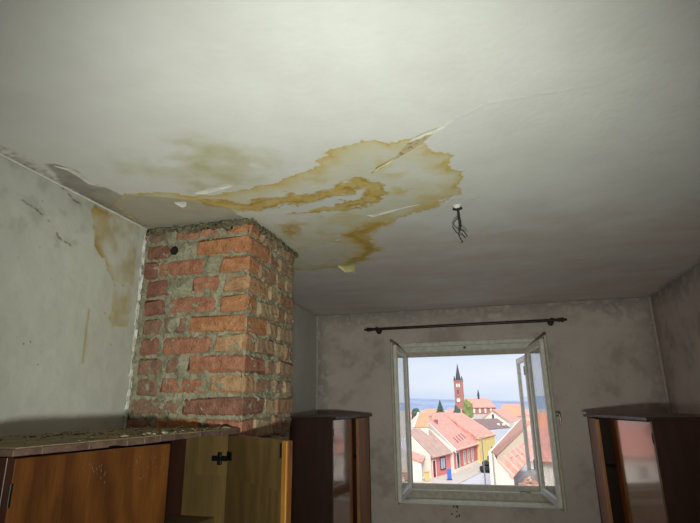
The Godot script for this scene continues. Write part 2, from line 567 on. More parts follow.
func room() -> void:
	var t := 0.22
	# ceiling slab
	var st := tool()
	face(st, [P(XL, 1, ZREAR), P(XR, 1, ZREAR), P(XR, 1, ZB), P(XL, 1, ZB)], Vector3.DOWN, [Vector2(0, 0), Vector2(1, 0), Vector2(1, 1), Vector2(0, 1)])
	var lo := P(XL - 0.3, 1.0, ZREAR - 0.3)
	var hi := P(XR + 0.3, 1.3, ZB + 0.26)
	var top := [Vector3(lo.x, hi.y, lo.z), Vector3(hi.x, hi.y, lo.z), Vector3(hi.x, hi.y, hi.z), Vector3(lo.x, hi.y, hi.z)]
	face(st, top, Vector3.UP, [Vector2(0, 0), Vector2(0, 0), Vector2(0, 0), Vector2(0, 0)])
	var bot := [lo, Vector3(hi.x, lo.y, lo.z), Vector3(hi.x, lo.y, hi.z), Vector3(lo.x, lo.y, hi.z)]
	var outs := [Vector3.BACK, Vector3.RIGHT, Vector3.FORWARD, Vector3.LEFT]
	for k in 4:
		face(st, [bot[k], bot[(k + 1) % 4], top[(k + 1) % 4], top[k]], outs[k])
	var ceiling := structure(obj("ceiling", st, ceiling_material()))
	print("ceiling")
	flakes(ceiling)
	# floor
	var fl := structure(boxo("floor", P(XL - 0.25, FLOOR - 0.2, ZREAR - 0.25), P(XR + 0.25, FLOOR, ZB + 0.25), M.boards))
	# left wall
	st = tool()
	face(st, [P(XL, FLOOR, ZREAR), P(XL, FLOOR, ZB), P(XL, 1, ZB), P(XL, 1, ZREAR)], Vector3.RIGHT, [Vector2(0, 1), Vector2(1, 1), Vector2(1, 0), Vector2(0, 0)])
	shell(st, P(XL - 0.25, FLOOR, ZREAR), P(XL - 0.001, 1, ZB))
	structure(obj("wall_left", st, left_wall_material()))
	print("left wall")
	st = tool()
	face(st, [P(XR, FLOOR, ZREAR), P(XR, FLOOR, ZB), P(XR, 1, ZB), P(XR, 1, ZREAR)], Vector3.LEFT, [Vector2(0, 1), Vector2(1, 1), Vector2(1, 0), Vector2(0, 0)])
	shell(st, P(XR + 0.001, FLOOR, ZREAR), P(XR + 0.25, 1, ZB))
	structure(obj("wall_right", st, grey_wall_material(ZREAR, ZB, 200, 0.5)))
	st = tool()
	face(st, [P(XL, FLOOR, ZREAR), P(XR, FLOOR, ZREAR), P(XR, 1, ZREAR), P(XL, 1, ZREAR)], Vector3.FORWARD, [Vector2(0, 1), Vector2(1, 1), Vector2(1, 0), Vector2(0, 0)])
	shell(st, P(XL - 0.25, FLOOR, ZREAR - 0.25), P(XR + 0.25, 1, ZREAR - 0.001))
	structure(obj("wall_rear", st, M.plaster))
	# window wall with its opening
	st = tool()
	var x0 := -0.9
	var x1 := 0.535
	var y0 := -0.92
	var y1 := 0.648
	var uv := func(x: float, y: float) -> Vector2: return Vector2((x - XL) / (XR - XL), (1.0 - y) / (1.0 - FLOOR))
	var rects := [[XL, x0, FLOOR, 1.0], [x1, XR, FLOOR, 1.0], [x0, x1, FLOOR, y0], [x0, x1, y1, 1.0]]
	for zz in [ZB, ZB + 0.26]:
		for r in rects:
			face(st, [P(r[0], r[2], zz), P(r[1], r[2], zz), P(r[1], r[3], zz), P(r[0], r[3], zz)], Vector3.BACK if zz == ZB else Vector3.FORWARD, [uv.call(r[0], r[2]), uv.call(r[1], r[2]), uv.call(r[1], r[3]), uv.call(r[0], r[3])])
	var zb2 := ZB + 0.26
	face(st, [P(x0, y0, ZB), P(x0, y1, ZB), P(x0, y1, zb2), P(x0, y0, zb2)], Vector3.RIGHT, [uv.call(x0, y0), uv.call(x0, y1), uv.call(x0 - 0.2, y1), uv.call(x0 - 0.2, y0)])
	face(st, [P(x1, y0, ZB), P(x1, y1, ZB), P(x1, y1, zb2), P(x1, y0, zb2)], Vector3.LEFT, [uv.call(x1, y0), uv.call(x1, y1), uv.call(x1 + 0.2, y1), uv.call(x1 + 0.2, y0)])
	face(st, [P(x0, y1, ZB), P(x1, y1, ZB), P(x1, y1, zb2), P(x0, y1, zb2)], Vector3.DOWN, [uv.call(x0, y1), uv.call(x1, y1), uv.call(x1, y1 + 0.2), uv.call(x0, y1 + 0.2)])
	face(st, [P(x0, y0, ZB), P(x1, y0, ZB), P(x1, y0, zb2), P(x0, y0, zb2)], Vector3.UP, [uv.call(x0, y0), uv.call(x1, y0), uv.call(x1, y0 - 0.2), uv.call(x0, y0 - 0.2)])
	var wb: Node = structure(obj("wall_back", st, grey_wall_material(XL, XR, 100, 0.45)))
	print("walls")
	# a broken hole in the plaster under the window
	st = tool()
	for k in 9:
		var a := Vector2(-0.40 + rng.randf_range(-0.07, 0.07), -1.03 + rng.randf_range(-0.06, 0.06))
		cbox(st, P(a.x, a.y, ZB + 0.01), P(a.x + rng.randf_range(0.01, 0.03), a.y + rng.randf_range(0.008, 0.03), ZB - 0.004), 0.003, Transform3D.IDENTITY, 0.003)
	obj("plaster_damage", st, M.rubble, wb)
	# plaster beads down the two far corners
	for side in [XL, XR]:
		st = tool()
		var s: float = 1.0 if side < 0 else -1.0
		tube(st, [P(side + s * 0.008, FLOOR, ZB - 0.008), P(side + s * 0.008, 1.0, ZB - 0.008)], 0.011, 8)
		structure(obj("trim_1" if side < 0 else "trim_2", st, M.bead))
	st = tool()
	tube(st, [P(XL + 0.004, 0.994, ZREAR + 0.01), P(XL + 0.004, 0.994, 2.3)], 0.005, 6)
	structure(obj("trim_3", st, M.plaster))

func shell(st: SurfaceTool, a: Vector3, b: Vector3) -> void:
	var lo := Vector3(minf(a.x, b.x), minf(a.y, b.y), minf(a.z, b.z))
	var hi := Vector3(maxf(a.x, b.x), maxf(a.y, b.y), maxf(a.z, b.z))
	var v := func(i: int) -> Vector3: return Vector3(hi.x if i & 1 else lo.x, hi.y if i & 2 else lo.y, hi.z if i & 4 else lo.z)
	for f in [[0, 2, 6, 4, Vector3.LEFT], [1, 3, 7, 5, Vector3.RIGHT], [0, 1, 5, 4, Vector3.DOWN], [2, 3, 7, 6, Vector3.UP], [0, 1, 3, 2, Vector3.FORWARD], [4, 5, 7, 6, Vector3.BACK]]:
		face(st, [v.call(f[0]), v.call(f[1]), v.call(f[2]), v.call(f[3])], f[4], [Vector2(0.02, 0.02), Vector2(0.02, 0.02), Vector2(0.02, 0.02), Vector2(0.02, 0.02)])

# paint and plaster that hangs off the ceiling: each a thin curled sheet along a line of [x, z], wide to one side and drooping
func flake(parent: Node, line: Array, widths: Array, dir: Vector2, droop: float, m: Material) -> void:
	var st := tool()
	var rows := []
	for i in line.size():
		var row := []
		for k in 5:
			var f := k / 4.0
			var q: Vector2 = Vector2(line[i][0], line[i][1]) + dir * widths[i] * f
			row.append(P(q.x, 0.999 - droop * f * f * (widths[i] / 0.05) * (0.8 + 0.4 * sin(i * 2.3)), q.y))
		rows.append(row)
	for i in rows.size() - 1:
		for k in 4:
			poly(st, [rows[i][k], rows[i + 1][k], rows[i + 1][k + 1], rows[i][k + 1]], Vector3.DOWN)
			var up := Vector3(0, 0.0015, 0)
			poly(st, [rows[i][k] + up, rows[i + 1][k] + up, rows[i + 1][k + 1] + up, rows[i][k + 1] + up], Vector3.UP)
	obj("peeling_flake", st, m, parent)

func flakes(c: Node) -> void:
	# the long torn strip
	flake(c, [[-0.215, 1.775], [-0.195, 1.752], [-0.175, 1.742], [-0.15, 1.728], [-0.125, 1.717], [-0.1, 1.706], [-0.075, 1.69], [-0.05, 1.668], [-0.03, 1.655]], [0.004, 0.012, 0.018, 0.011, 0.019, 0.014, 0.012, 0.008, 0.003], Vector2(0.35, 0.93), 0.010, M.flake)
	flake(c, [[-0.40, 1.99], [-0.38, 1.965], [-0.35, 1.945], [-0.32, 1.92], [-0.29, 1.892]], [0.006, 0.02, 0.012, 0.016, 0.005], Vector2(-0.5, 0.8), 0.012, M.ochre_flake)
	flake(c, [[-0.55, 2.50], [-0.52, 2.50], [-0.48, 2.49], [-0.43, 2.47], [-0.38, 2.455], [-0.32, 2.44], [-0.25, 2.43]], [0.008, 0.022, 0.026, 0.02, 0.015, 0.01, 0.003], Vector2(0.0, 1.0), 0.012, M.flake)
	flake(c, [[-0.99, 3.44], [-0.955, 3.45], [-0.92, 3.46], [-0.885, 3.445], [-0.86, 3.43]], [0.01, 0.06, 0.1, 0.08, 0.01], Vector2(0.1, 1.0), 0.03, M.ochre_flake)
	flake(c, [[-1.45, 2.05], [-1.43, 2.05], [-1.41, 2.055], [-1.39, 2.06]], [0.02, 0.05, 0.045, 0.01], Vector2(0.0, 1.0), 0.012, M.flake)
	flake(c, [[-1.29, 1.975], [-1.22, 1.955], [-1.15, 1.95], [-1.08, 1.947]], [0.01, 0.03, 0.024, 0.008], Vector2(0.1, 1.0), 0.014, M.flake)
	flake(c, [[-1.70, 1.56], [-1.66, 1.60], [-1.66, 1.66], [-1.675, 1.74], [-1.66, 1.79]], [0.01, 0.02, 0.026, 0.02, 0.006], Vector2(-1.0, 0.1), 0.01, M.plaster)
	# a curved line of lifted scales beside the chimney, and stray ones by the lamp hook
	for q in [[-0.99, 2.98], [-0.94, 2.97], [-0.89, 2.93], [-0.85, 2.87], [-0.83, 2.80], [-1.05, 3.0], [-0.16, 2.41], [-0.12, 2.43], [-0.01, 2.44], [0.02, 2.42]]:
		flake(c, [[q[0], q[1]], [q[0] + 0.016, q[1] - 0.006], [q[0] + 0.034, q[1] - 0.014], [q[0] + 0.045, q[1] - 0.022]], [0.003, 0.014, 0.012, 0.003], Vector2(0.3, 0.95), 0.006, M.plaster)

# ------------------------------------------------------------------ the chimney
func chimney() -> void:
	var zc := 2.34
	var zd := 3.02
	var xc := -1.166
	var course := 0.1055
	var root := thing("brick_chimney", "bare red brick chimney stack with smeared mortar rising to the stained ceiling", "chimney", P(XL, FLOOR, zc))
	var o := root.position
	var fronts := [[[.02, .17], [.29, .73], [.74, 1.0]], [[.02, .30], [.50, 1.0]], [[.0, .15], [.16, .60], [.72, 1.0]], [[.03, .28], [.47, .75], [.77, 1.0]], [[.04, .26], [.28, .72], [.74, 1.0]], [[.04, .24], [.25, .46], [.48, 1.0]], [[.04, .23], [.25, .70], [.72, 1.0]], [[.04, .28], [.29, .48], [.50, 1.0]], [[.04, .25], [.26, .68], [.70, 1.0]], [[.0, .46], [.47, 1.0]], [[.0, .22], [.24, .66], [.68, 1.0]]]
	var tone := [[3, 0, 1], [2, 1], [2, 0, 1], [2, 0, 4], [2, 0, 1], [3, 3, 1], [2, 0, 4], [3, 3, 0], [3, 0, 4], [3, 2], [2, 1, 0]]
	var width := xc - XL
	var deep := zd - zc
	var n := 0
	for k in 29:
		var y1 := 1.0 - course * k - 0.004
		var y0 := y1 - course + 0.015
		if k == 0:
			y1 -= 0.012
		if y0 < FLOOR:
			y0 = FLOOR
		var f: Array = fronts[k % fronts.size()]
		var head: float = [0.20, 0.40][k % 2]
		for b in f.size():
			var corner: bool = b == f.size() - 1
			var st := tool()
			var prou := rng.randf_range(-0.005, 0.006)
			var dy := rng.randf_range(-0.004, 0.004)
			var lo := P(XL + width * f[b][0] + 0.012, y0 + dy, zc + deep * (head if corner else 0.17)) - o
			var hi := P(XL + width * f[b][1] - (0.004 if not corner else rng.randf_range(-0.006, 0.005)), y1 + dy, zc - prou) - o
			cbox(st, lo, hi, 0.009, Transform3D.IDENTITY, 0.0055)
			obj("brick", st, M.brick[tone[k % tone.size()][b]], root)
		var sides := [[head + 0.02, head + 0.36], [head + 0.38, head + 0.58], [head + 0.6, 1.0]] if k % 2 == 0 else [[head + 0.02, head + 0.22], [head + 0.24, 1.0]]
		for b in sides.size():
			var st2 := tool()
			var lo2 := P(xc - 0.12, y0, zc + deep * sides[b][1] - 0.004) - o
			var hi2 := P(xc + rng.randf_range(-0.006, 0.006), y1, zc + deep * sides[b][0] + 0.004) - o
			cbox(st2, lo2, hi2, 0.009, Transform3D.IDENTITY, 0.0055)
			obj("brick", st2, M.dusty[(n + b + k) % 3] if (n + k) % 7 != 3 else M.brick[3], root)
			n += 1
	# mortar: two rough faces, recessed between the bricks and smeared over some of them
	var na := noise(301, 7.0, 4)
	var nb := noise(302, 30.0, 3)
	var bed := func(u: float, v: float, side: int) -> float:
		var d := -0.013 + 0.012 * nb.get_noise_2d(u + side * 9.0, v)
		d += 0.020 * smoothstep(0.30, 0.62, na.get_noise_2d(u + side * 5.0, v) + 0.5 * nb.get_noise_2d(u, v))
		if side == 0:
			for c in [[0.40, 1.45, 0.10, 0.6], [0.37, 3.5, 0.10, 0.55], [0.66, 2.5, 0.07, 0.5], [0.25, 0.5, 0.06, 0.5], [0.45, 7.6, 0.03, 0.9], [0.36, 5.4, 0.08, 0.4]]:
				var r := Vector2((u / width - c[0]) / c[2], ((1.0 - v) / course - c[1]) / c[3]).length()
				d = maxf(d, lerpf(0.005 + 0.006 * nb.get_noise_2d(u, v), -0.02, smoothstep(0.75, 1.15, r + 0.5 * na.get_noise_2d(u * 2.0, v * 2.0))))
		return d
	for side in 2:
		var st := tool()
		st.set_smooth_group(0)
		var cols := 80
		var rows := 220
		var span := width if side == 0 else deep
		var low := -0.9
		var grid := []
		for j in rows + 1:
			var v := 1.0 + (low - 1.0) * j / rows
			var line := []
			for i in cols + 1:
				var u := span * i / cols
				var d: float = bed.call(u, v, side)
				if (side == 0 and i == cols) or (side == 1 and (i == 0 or i == cols)):
					d = -0.012
				line.append((P(XL + maxf(u, 0.004), minf(v, 0.996), zc - d) if side == 0 else P(xc + d, minf(v, 0.996), zc + u)) - o)
			grid.append(line)
		for j in rows:
			for i in cols:
				var q := [grid[j][i], grid[j + 1][i], grid[j + 1][i + 1], grid[j][i + 1]]
				for tri in [[0, 1, 2], [0, 2, 3]]:
					var a: Vector3 = q[tri[0]]
					var b: Vector3 = q[tri[1]]
					var c: Vector3 = q[tri[2]]
					var nn := (c - a).cross(b - a)
					var order := [a, b, c] if nn.dot(Vector3.BACK if side == 0 else Vector3.RIGHT) > 0 else [a, c, b]
					for vtx in order:
						st.add_vertex(vtx)
		st.index()
		st.generate_normals()
		obj("mortar", st, M.mortar, root)
	# core behind the bricks
	boxo("core", P(XL + 0.004, FLOOR + 0.002, zd - 0.012) - o, P(xc - 0.03, 0.996, zc + 0.03) - o, M.mortar, root)
	# crumbled rim under the ceiling and down the wall
	var st3 := tool()
	for k in 90:
		var u := float(k) / 90.0
		var q: Vector3
		if u < 0.5:
			q = P(lerpf(XL + 0.035, xc, u * 2.0), 0.975, zc - 0.004)
		else:
			q = P(xc + 0.004, 0.975, lerpf(zc, zd, u * 2.0 - 1.0))
		var r := rng.randf_range(0.008, 0.02)
		cbox(st3, q - o - Vector3(r, r * rng.randf_range(0.4, 1.9), r * 0.5), q - o + Vector3(r, r * 0.3, r * 0.7), 0.006, Transform3D.IDENTITY, 0.006)
	obj("crumbled_rim", st3, M.rubble, root)
	var st4 := tool()
	for k in 44:
		var v := lerpf(0.97, -0.5, k / 43.0)
		var r := rng.randf_range(0.004, 0.009)
		var q := P(XL + 0.004, v, zc - 0.006)
		cbox(st4, q - o - Vector3(-0.002, 0.02, r), q - o + Vector3(r, 0.02, r), 0.005, Transform3D.IDENTITY, 0.005)
	obj("plaster_edge", st4, M.plaster, root)
	# soot hole knocked into the second course
	var st5 := tool()
	var hc := P(XL + width * 0.315, 1.0 - course * 1.5, zc - 0.008) - o
	lathe(st5, hc - Vector3(0, 0, 0.01), hc + Vector3(0, 0, 0.006), [[0.0, 0.021], [0.7, 0.022], [1.0, 0.016]], 7)
	obj("soot_hole", st5, M.soot, root)

# ------------------------------------------------------------------ wardrobes
# local: x along the front, z out of the front, y up; doors as [hinge at x=0 or 1, share of the width, open angle in degrees]
func wardrobe(label: String, at: Vector3, turn: float, L: float, D: float, H: float, left: Array, right: Array, look: Dictionary) -> Node3D:
	var w := thing("wardrobe", label, "wardrobe", at, turn, "wooden wardrobes with their doors ajar")
	var t := 0.018
	boxo("side_panel", Vector3(0, 0, -D), Vector3(t, H - t, 0), look.side, w, 0.001)
	boxo("side_panel", Vector3(L - t, 0, -D), Vector3(L, H - t, 0), look.side, w, 0.001)
	boxo("back_panel", Vector3(t, 0.06, -D + 0.006), Vector3(L - t, H - t, -D + 0.012), M.hardboard, w, 0.001)
	boxo("bottom_panel", Vector3(t, 0.06, -D + 0.012), Vector3(L - t, 0.06 + t, -0.002), look.inner, w, 0.001)
	boxo("plinth", Vector3(t, 0, -0.05), Vector3(L - t, 0.06, -0.03), look.side, w, 0.001)
	boxo("shelf", Vector3(t, H - 0.34, -D + 0.012), Vector3(L - t, H - 0.34 + 0.014, -0.06), look.inner, w, 0.001)
	# top board with a knocked-about front lip
	var st := tool()
	var parts := 14
	for k in parts:
		var worn := rng.randf_range(0.0, 0.006) if look.worn else 0.0
		if look.worn and k == parts - 2:
			worn = 0.0
		cbox(st, Vector3(-0.004 + (L + 0.008) * k / parts, H - t + (rng.randf_range(-0.002, 0.004) if look.worn else 0.0), -D), Vector3(-0.004 + (L + 0.008) * (k + 1) / parts, H, 0.024 - worn), 0.0015)
	obj("top_board", st, look.top, w)
	if look.has("lining"):
		boxo("lining", Vector3(L - t - 0.005, 0.08, -look.lining), Vector3(L - t, H - t - 0.002, -0.001), M.olive, w, 0.001)
	for d in [left, right]:
		var dw: float = d[1] * (L - 2.0 * t - 0.006)
		var top := H - t - 0.004
		var door := MeshInstance3D.new()
		var st1 := tool()
		var sx: float = 1.0 if d[0] == 0 else -1.0
		var a := minf(0.0, sx * dw)
		var b := maxf(0.0, sx * dw)
		cbox(st1, Vector3(a + 0.001, 0.065, -0.015), Vector3(b - 0.001, top, 0.0), 0.0015)
		door.mesh = st1.commit()
		door.mesh.surface_set_material(0, d[3])
		door.name = "door"
		w.add_child(door, true)
		door.position = Vector3(t + 0.003 if d[0] == 0 else L - t - 0.003, 0, -0.001)
		door.rotation.y = deg_to_rad(-d[2] if d[0] == 0 else d[2])
		boxo("inner_panel", Vector3(a + 0.002, 0.067, -0.018), Vector3(b - 0.002, top - 0.002, -0.015), d[4], door, 0.0008)
		# solid edge strip on the closing side and the lock
		var ex := sx * dw
		boxo("edge_strip", Vector3(ex - sx * 0.03, 0.066, -0.023), Vector3(ex - sx * 0.001, top - 0.001, -0.018), look.edge, door, 0.001)
		boxo("lock", Vector3(ex - sx * 0.046, H * 0.955, -0.023), Vector3(ex - sx * 0.036, H * 0.982, -0.018), M.iron, door, 0.001)
		for hy in [0.16, H - 0.10]:
			var hinge := tool()
			tube(hinge, [Vector3(-sx * 0.001, hy - 0.025, 0.0), Vector3(-sx * 0.001, hy + 0.025, 0.0)], 0.005, 8)
			cbox(hinge, Vector3(minf(sx * 0.004, sx * 0.05), hy - 0.016, -0.022), Vector3(maxf(sx * 0.004, sx * 0.05), hy + 0.016, -0.018), 0.0008)
			obj("hinge", hinge, M.iron, door)
	return w

func wardrobes() -> void:
	var base := {"side": M.side, "inner": M.olive, "edge": M.raw, "top": M.side, "worn": false}
	# the near one along the left wall
	var look := base.duplicate()
	look.merge({"inner": M.olive, "edge": M.edge, "top": M.lip, "worn": true, "lining": 0.215}, true)
	var a := P(-1.224, FLOOR, 1.125)
	var b := P(-1.165, FLOOR, 2.285)
	var turn := atan2(-(b.z - a.z), b.x - a.x)
	var H := (-0.100 - FLOOR) * S
	var near := wardrobe("brown wardrobe before the brick chimney, rubble on its dusty top, one door swung open", a, turn, a.distance_to(b), 0.585 * S, H, [0, 0.50, 8.0, M.veneer, M.olive], [1, 0.52, 53.0, M.veneer, M.olive], look)
	# hardware on the inside of the open side
	var L := a.distance_to(b)
	var st := tool()
	cbox(st, Vector3(L - 0.031, H - 0.122, -0.085), Vector3(L - 0.023, H - 0.102, -0.004), 0.002)
	cbox(st, Vector3(L - 0.036, H - 0.136, -0.058), Vector3(L - 0.023, H - 0.088, -0.040), 0.003)
	tube(st, [Vector3(L - 0.034, H - 0.112, -0.08), Vector3(L - 0.034, H - 0.112, 0.0)], 0.006, 8)
	obj("hinge_plate", st, M.iron, near)
	# dried plaster splashes on its closed door
	var near_door: Node = near.find_child("door", false, false)
	st = tool()
	for k in 46:
		var cx: float = [0.20, 0.24, 0.36, 0.41, 0.44][k % 5]
		var x := cx + rng.randfn(0.0, 0.012)
		var y := H - 0.05 - absf(rng.randfn(0.0, 0.035))
		var r := rng.randf_range(0.0006, 0.0018)
		cbox(st, Vector3(x - r * 0.6, y - r * 2.6, -0.0002), Vector3(x + r * 0.6, y + r * 2.6, 0.0006), 0.0003, Transform3D.IDENTITY, r * 0.2)
	var splashes := obj("plaster_splashes", st, M.lip, near_door)
	splashes.set_meta("kind", "stuff")
	# dust sheet of dirt on the top
	boxo("dust_layer", Vector3(0.004, H, -0.58 * S), Vector3(L - 0.004, H + 0.003, 0.016), M.dust, near, 0.001)
	# rubble on it
	st = tool()
	for k in 260:
		var x := L * pow(rng.randf(), 0.6)
		var z := -0.56 * S * rng.randf() + 0.012
		if k < 90:
			x = L * rng.randf_range(0.45, 0.99)
			z = rng.randf_range(-0.12, 0.012)
		var r := 0.0012 + 0.005 * pow(rng.randf(), 2.5)
		cbox(st, Vector3(x - r * 1.6, H + 0.0032, z - r), Vector3(x + r * 1.6, H + 0.0042 + r, z + r), 0.002, Transform3D.IDENTITY, r * 0.4)
	var crumbs := obj("plaster_crumbs", st, M.crumb)
	crumbs.transform = near.transform
	crumbs.set_meta("kind", "stuff")
	tag(crumbs, "plaster and mortar crumbs scattered on the near wardrobe's top", "rubble")
	# the one by the window on the left
	var c := P(-1.199, FLOOR, 4.0)
	var d := P(-1.158, FLOOR, 5.16)
	wardrobe("dark wardrobe in the corner left of the window, its glossy door mirroring daylight", c, atan2(-(d.z - c.z), d.x - c.x), c.distance_to(d), 0.585 * S, (-0.087 - FLOOR) * S, [0, 0.52, 0.0, M.gloss, M.raw], [1, 0.48, 5.0, M.raw, M.raw], base)
	# the one on the right: x = 0 is its far end
	var e := P(0.775, FLOOR, 4.60)
	var f := P(0.918, FLOOR, 3.40)
	wardrobe("dark wardrobe right of the window, one door ajar on a black inside", e, atan2(-(f.z - e.z), f.x - e.x), e.distance_to(f), 0.60 * S, (-0.087 - FLOOR) * S, [0, 0.50, 12.5, M.raw, M.raw], [1, 0.47, 4.5, M.gloss, M.raw], base)

# ------------------------------------------------------------------ window
func leaf(parent: Node, pivot: Vector3, width: float, y0: float, y1: float, turn: float, sx: float, lip: float, m: Material, handle: bool) -> void:
	# hinged at x=0, spanning sx*width, thickness behind z<0 (outside); a wider lip on the room side
	var st := tool()
	var th := 0.03
	var fr := 0.052
	var xs := [minf(0.0, sx * width), maxf(0.0, sx * width)]
	cbox(st, Vector3(xs[0], y0, -th), Vector3(xs[0] + fr, y1, 0), 0.004)
	cbox(st, Vector3(xs[1] - fr, y0, -th), Vector3(xs[1], y1, 0), 0.004)
	cbox(st, Vector3(xs[0] + fr, y0, -th), Vector3(xs[1] - fr, y0 + fr, 0), 0.004)
	cbox(st, Vector3(xs[0] + fr, y1 - fr, -th), Vector3(xs[1] - fr, y1, 0), 0.004)
	var leaf_ := obj("casement", st, m, parent)
	leaf_.position = pivot
	leaf_.rotation.y = turn
	if lip > 0.0:
		var st2 := tool()
		var z0 := 0.0
		var z1 := 0.02
		cbox(st2, Vector3(xs[0] - lip * (0.0 if sx > 0 else 1.0), y0 - lip, z0), Vector3(xs[0] + 0.035, y1 + lip, z1), 0.004)
		cbox(st2, Vector3(xs[1] - 0.035, y0 - lip, z0), Vector3(xs[1] + lip * (1.0 if sx > 0 else 0.0), y1 + lip, z1), 0.004)
		cbox(st2, Vector3(xs[0] + 0.035, y0 - lip, z0), Vector3(xs[1] - 0.035, y0 + 0.03, z1), 0.004)
		cbox(st2, Vector3(xs[0] + 0.035, y1 - 0.03, z0), Vector3(xs[1] - 0.035, y1 + lip, z1), 0.004)
		obj("rebate_frame", st2, M.oldpaint, leaf_)
	boxo("pane", Vector3(xs[0] + fr - 0.004, y0 + fr - 0.004, -0.017), Vector3(xs[1] - fr + 0.004, y1 - fr + 0.004, -0.014), M.glass, leaf_, 0.0005)
	if handle:
		var hs := tool()
		var hx := sx * (width - 0.02)
		var hy := (y0 + y1) * 0.5 + 0.03
		cbox(hs, Vector3(hx - 0.012, hy - 0.045, 0.02), Vector3(hx + 0.012, hy + 0.045, 0.026), 0.004)
		tube(hs, [Vector3(hx, hy, 0.024), Vector3(hx, hy, 0.055)], 0.007, 8)
		tube(hs, [Vector3(hx, hy + 0.008, 0.055), Vector3(hx, hy - 0.04, 0.058), Vector3(hx, hy - 0.075, 0.05)], [0.008, 0.007, 0.005], 8)
		obj("handle", hs, M.steel, leaf_)
	for hy in [y0 + 0.14, y1 - 0.14]:
		var h2 := tool()
		tube(h2, [Vector3(-sx * 0.004, hy - 0.04, 0.012), Vector3(-sx * 0.004, hy + 0.04, 0.012)], 0.007, 8)
		obj("hinge", h2, M.oldpaint, leaf_)

func window() -> void:
	var root := Node3D.new()
	root.name = "window_1"
	add_child(root)
	structure(root)
	root.set_meta("label", "old white painted double casement window standing wide open in the far wall")
	var x0 := -0.9
	var x1 := 0.535
	var y0 := -0.92
	var y1 := 0.648
	# inner frame, flush with the wall
	var zi := [5.455, 5.515]
	boxo("frame_head", P(x0, 0.545, zi[0]), P(x1, 0.60, zi[1]), M.paintwork, root, 0.005)
	boxo("frame_head_moulding", P(x0, 0.60, 5.48), P(x1, y1, zi[1]), M.paintwork, root, 0.004)
	boxo("frame_jamb", P(x0, -0.845, zi[0]), P(-0.84, 0.545, zi[1]), M.paintwork, root, 0.005)
	boxo("frame_jamb", P(0.468, -0.845, zi[0]), P(x1, 0.545, zi[1]), M.paintwork, root, 0.005)
	boxo("frame_bottom_rail", P(x0, -0.90, zi[0]), P(x1, -0.825, zi[1]), M.oldpaint, root, 0.005)
	# lining of the box between the two frames
	boxo("box_lining", P(x0, -0.90, 5.515), P(-0.85, y1, 5.64), M.paintwork, root)
	boxo("box_lining", P(0.478, -0.90, 5.515), P(x1, y1, 5.64), M.paintwork, root)
	boxo("box_lining", P(-0.85, 0.555, 5.515), P(0.478, y1, 5.64), M.paintwork, root)
	boxo("box_lining", P(-0.85, -0.90, 5.515), P(0.478, -0.838, 5.64), M.paintwork, root)
	# outer frame
	boxo("outer_frame_head", P(x0, 0.508, 5.64), P(x1, y1, 5.70), M.oldpaint, root, 0.005)
	boxo("outer_frame_jamb", P(x0, -0.90, 5.64), P(-0.818, 0.508, 5.70), M.oldpaint, root, 0.005)
	boxo("outer_frame_jamb", P(0.430, -0.90, 5.64), P(x1, 0.508, 5.70), M.oldpaint, root, 0.005)
	boxo("outer_frame_bottom_rail", P(-0.818, -0.90, 5.64), P(0.430, -0.79, 5.70), M.oldpaint, root, 0.005)
	# window board
	boxo("window_board", P(-0.93, -0.935, 5.34), P(0.565, -0.90, 5.60), M.whitepaint, root, 0.006)
	# knob on the head and latch on the bottom rail
	var st := tool()
	var k := P(-0.18, 0.572, 5.455)
	lathe(st, k, k + Vector3(0, 0, 0.03), [[0.0, 0.006], [0.4, 0.006], [0.6, 0.011], [1.0, 0.007]])
	obj("stop_knob", st, M.iron, root)
	st = tool()
	var q := P(0.24, -0.822, 5.50)
	tube(st, [q, q + Vector3(0.03, 0.012, 0.02), q + Vector3(0.06, 0.004, 0.03), q + Vector3(0.085, 0.0, 0.02)], 0.006, 8)
	obj("stay_hook", st, M.steel, root)
	# inner leaves, opened into the room
	var wl := 0.70 * S
	leaf(root, P(-0.836, 0, 5.452) - Vector3(0, EYE, 0) + Vector3(0, EYE, 0), wl, -0.828 * S, 0.552 * S, deg_to_rad(-89.0), 1.0, 0.02, M.paintwork, false)
	leaf(root, P(0.464, 0, 5.452), wl, -0.828 * S, 0.552 * S, deg_to_rad(95.5), -1.0, 0.024, M.paintwork, true)
	# outer right leaf, opened outwards
	leaf(root, P(0.424, 0, 5.70), 0.50 * S, -0.755 * S, 0.495 * S, deg_to_rad(-83.0), -1.0, 0.0, M.paintwork, false)

func curtain_rod() -> void:
	var z := 5.36
	var a := P(-1.155, 0.797, z)
	var b := P(0.757, 0.800, z)
	var root := thing("curtain_rod", "dark turned wooden curtain rod with knobbed ends above the open window", "curtain rod", a)
	var st := tool()
	tube(st, [Vector3.ZERO, b - a], 0.0125, 12)
	obj("pole", st, M.rod, root)
	for e in [0, 1]:
		var p: Vector3 = Vector3.ZERO if e == 0 else b - a
		var d := Vector3.LEFT if e == 0 else Vector3.RIGHT
		st = tool()
		lathe(st, p, p + d * 0.075, [[0.0, 0.013], [0.08, 0.02], [0.16, 0.02], [0.22, 0.012], [0.36, 0.019], [0.5, 0.021], [0.64, 0.017], [0.72, 0.008], [0.85, 0.012], [0.95, 0.009], [1.0, 0.002]], 12)
		obj("finial", st, M.rod, root)
		st = tool()
		var q := p - d * 0.05
		lathe(st, q - d * 0.012, q + d * 0.012, [[0.0, 0.016], [0.2, 0.022], [0.8, 0.022], [1.0, 0.016]], 12)
		tube(st, [q + Vector3(0, -0.004, 0), q + Vector3(0, -0.006, -(ZB - z) * S)], [0.009, 0.012], 10)
		lathe(st, q + Vector3(0, -0.006, -(ZB - z) * S + 0.012), q + Vector3(0, -0.006, -(ZB - z) * S), [[0.0, 0.018], [0.5, 0.026], [1.0, 0.028]], 12)
		obj("bracket", st, M.rod, root)

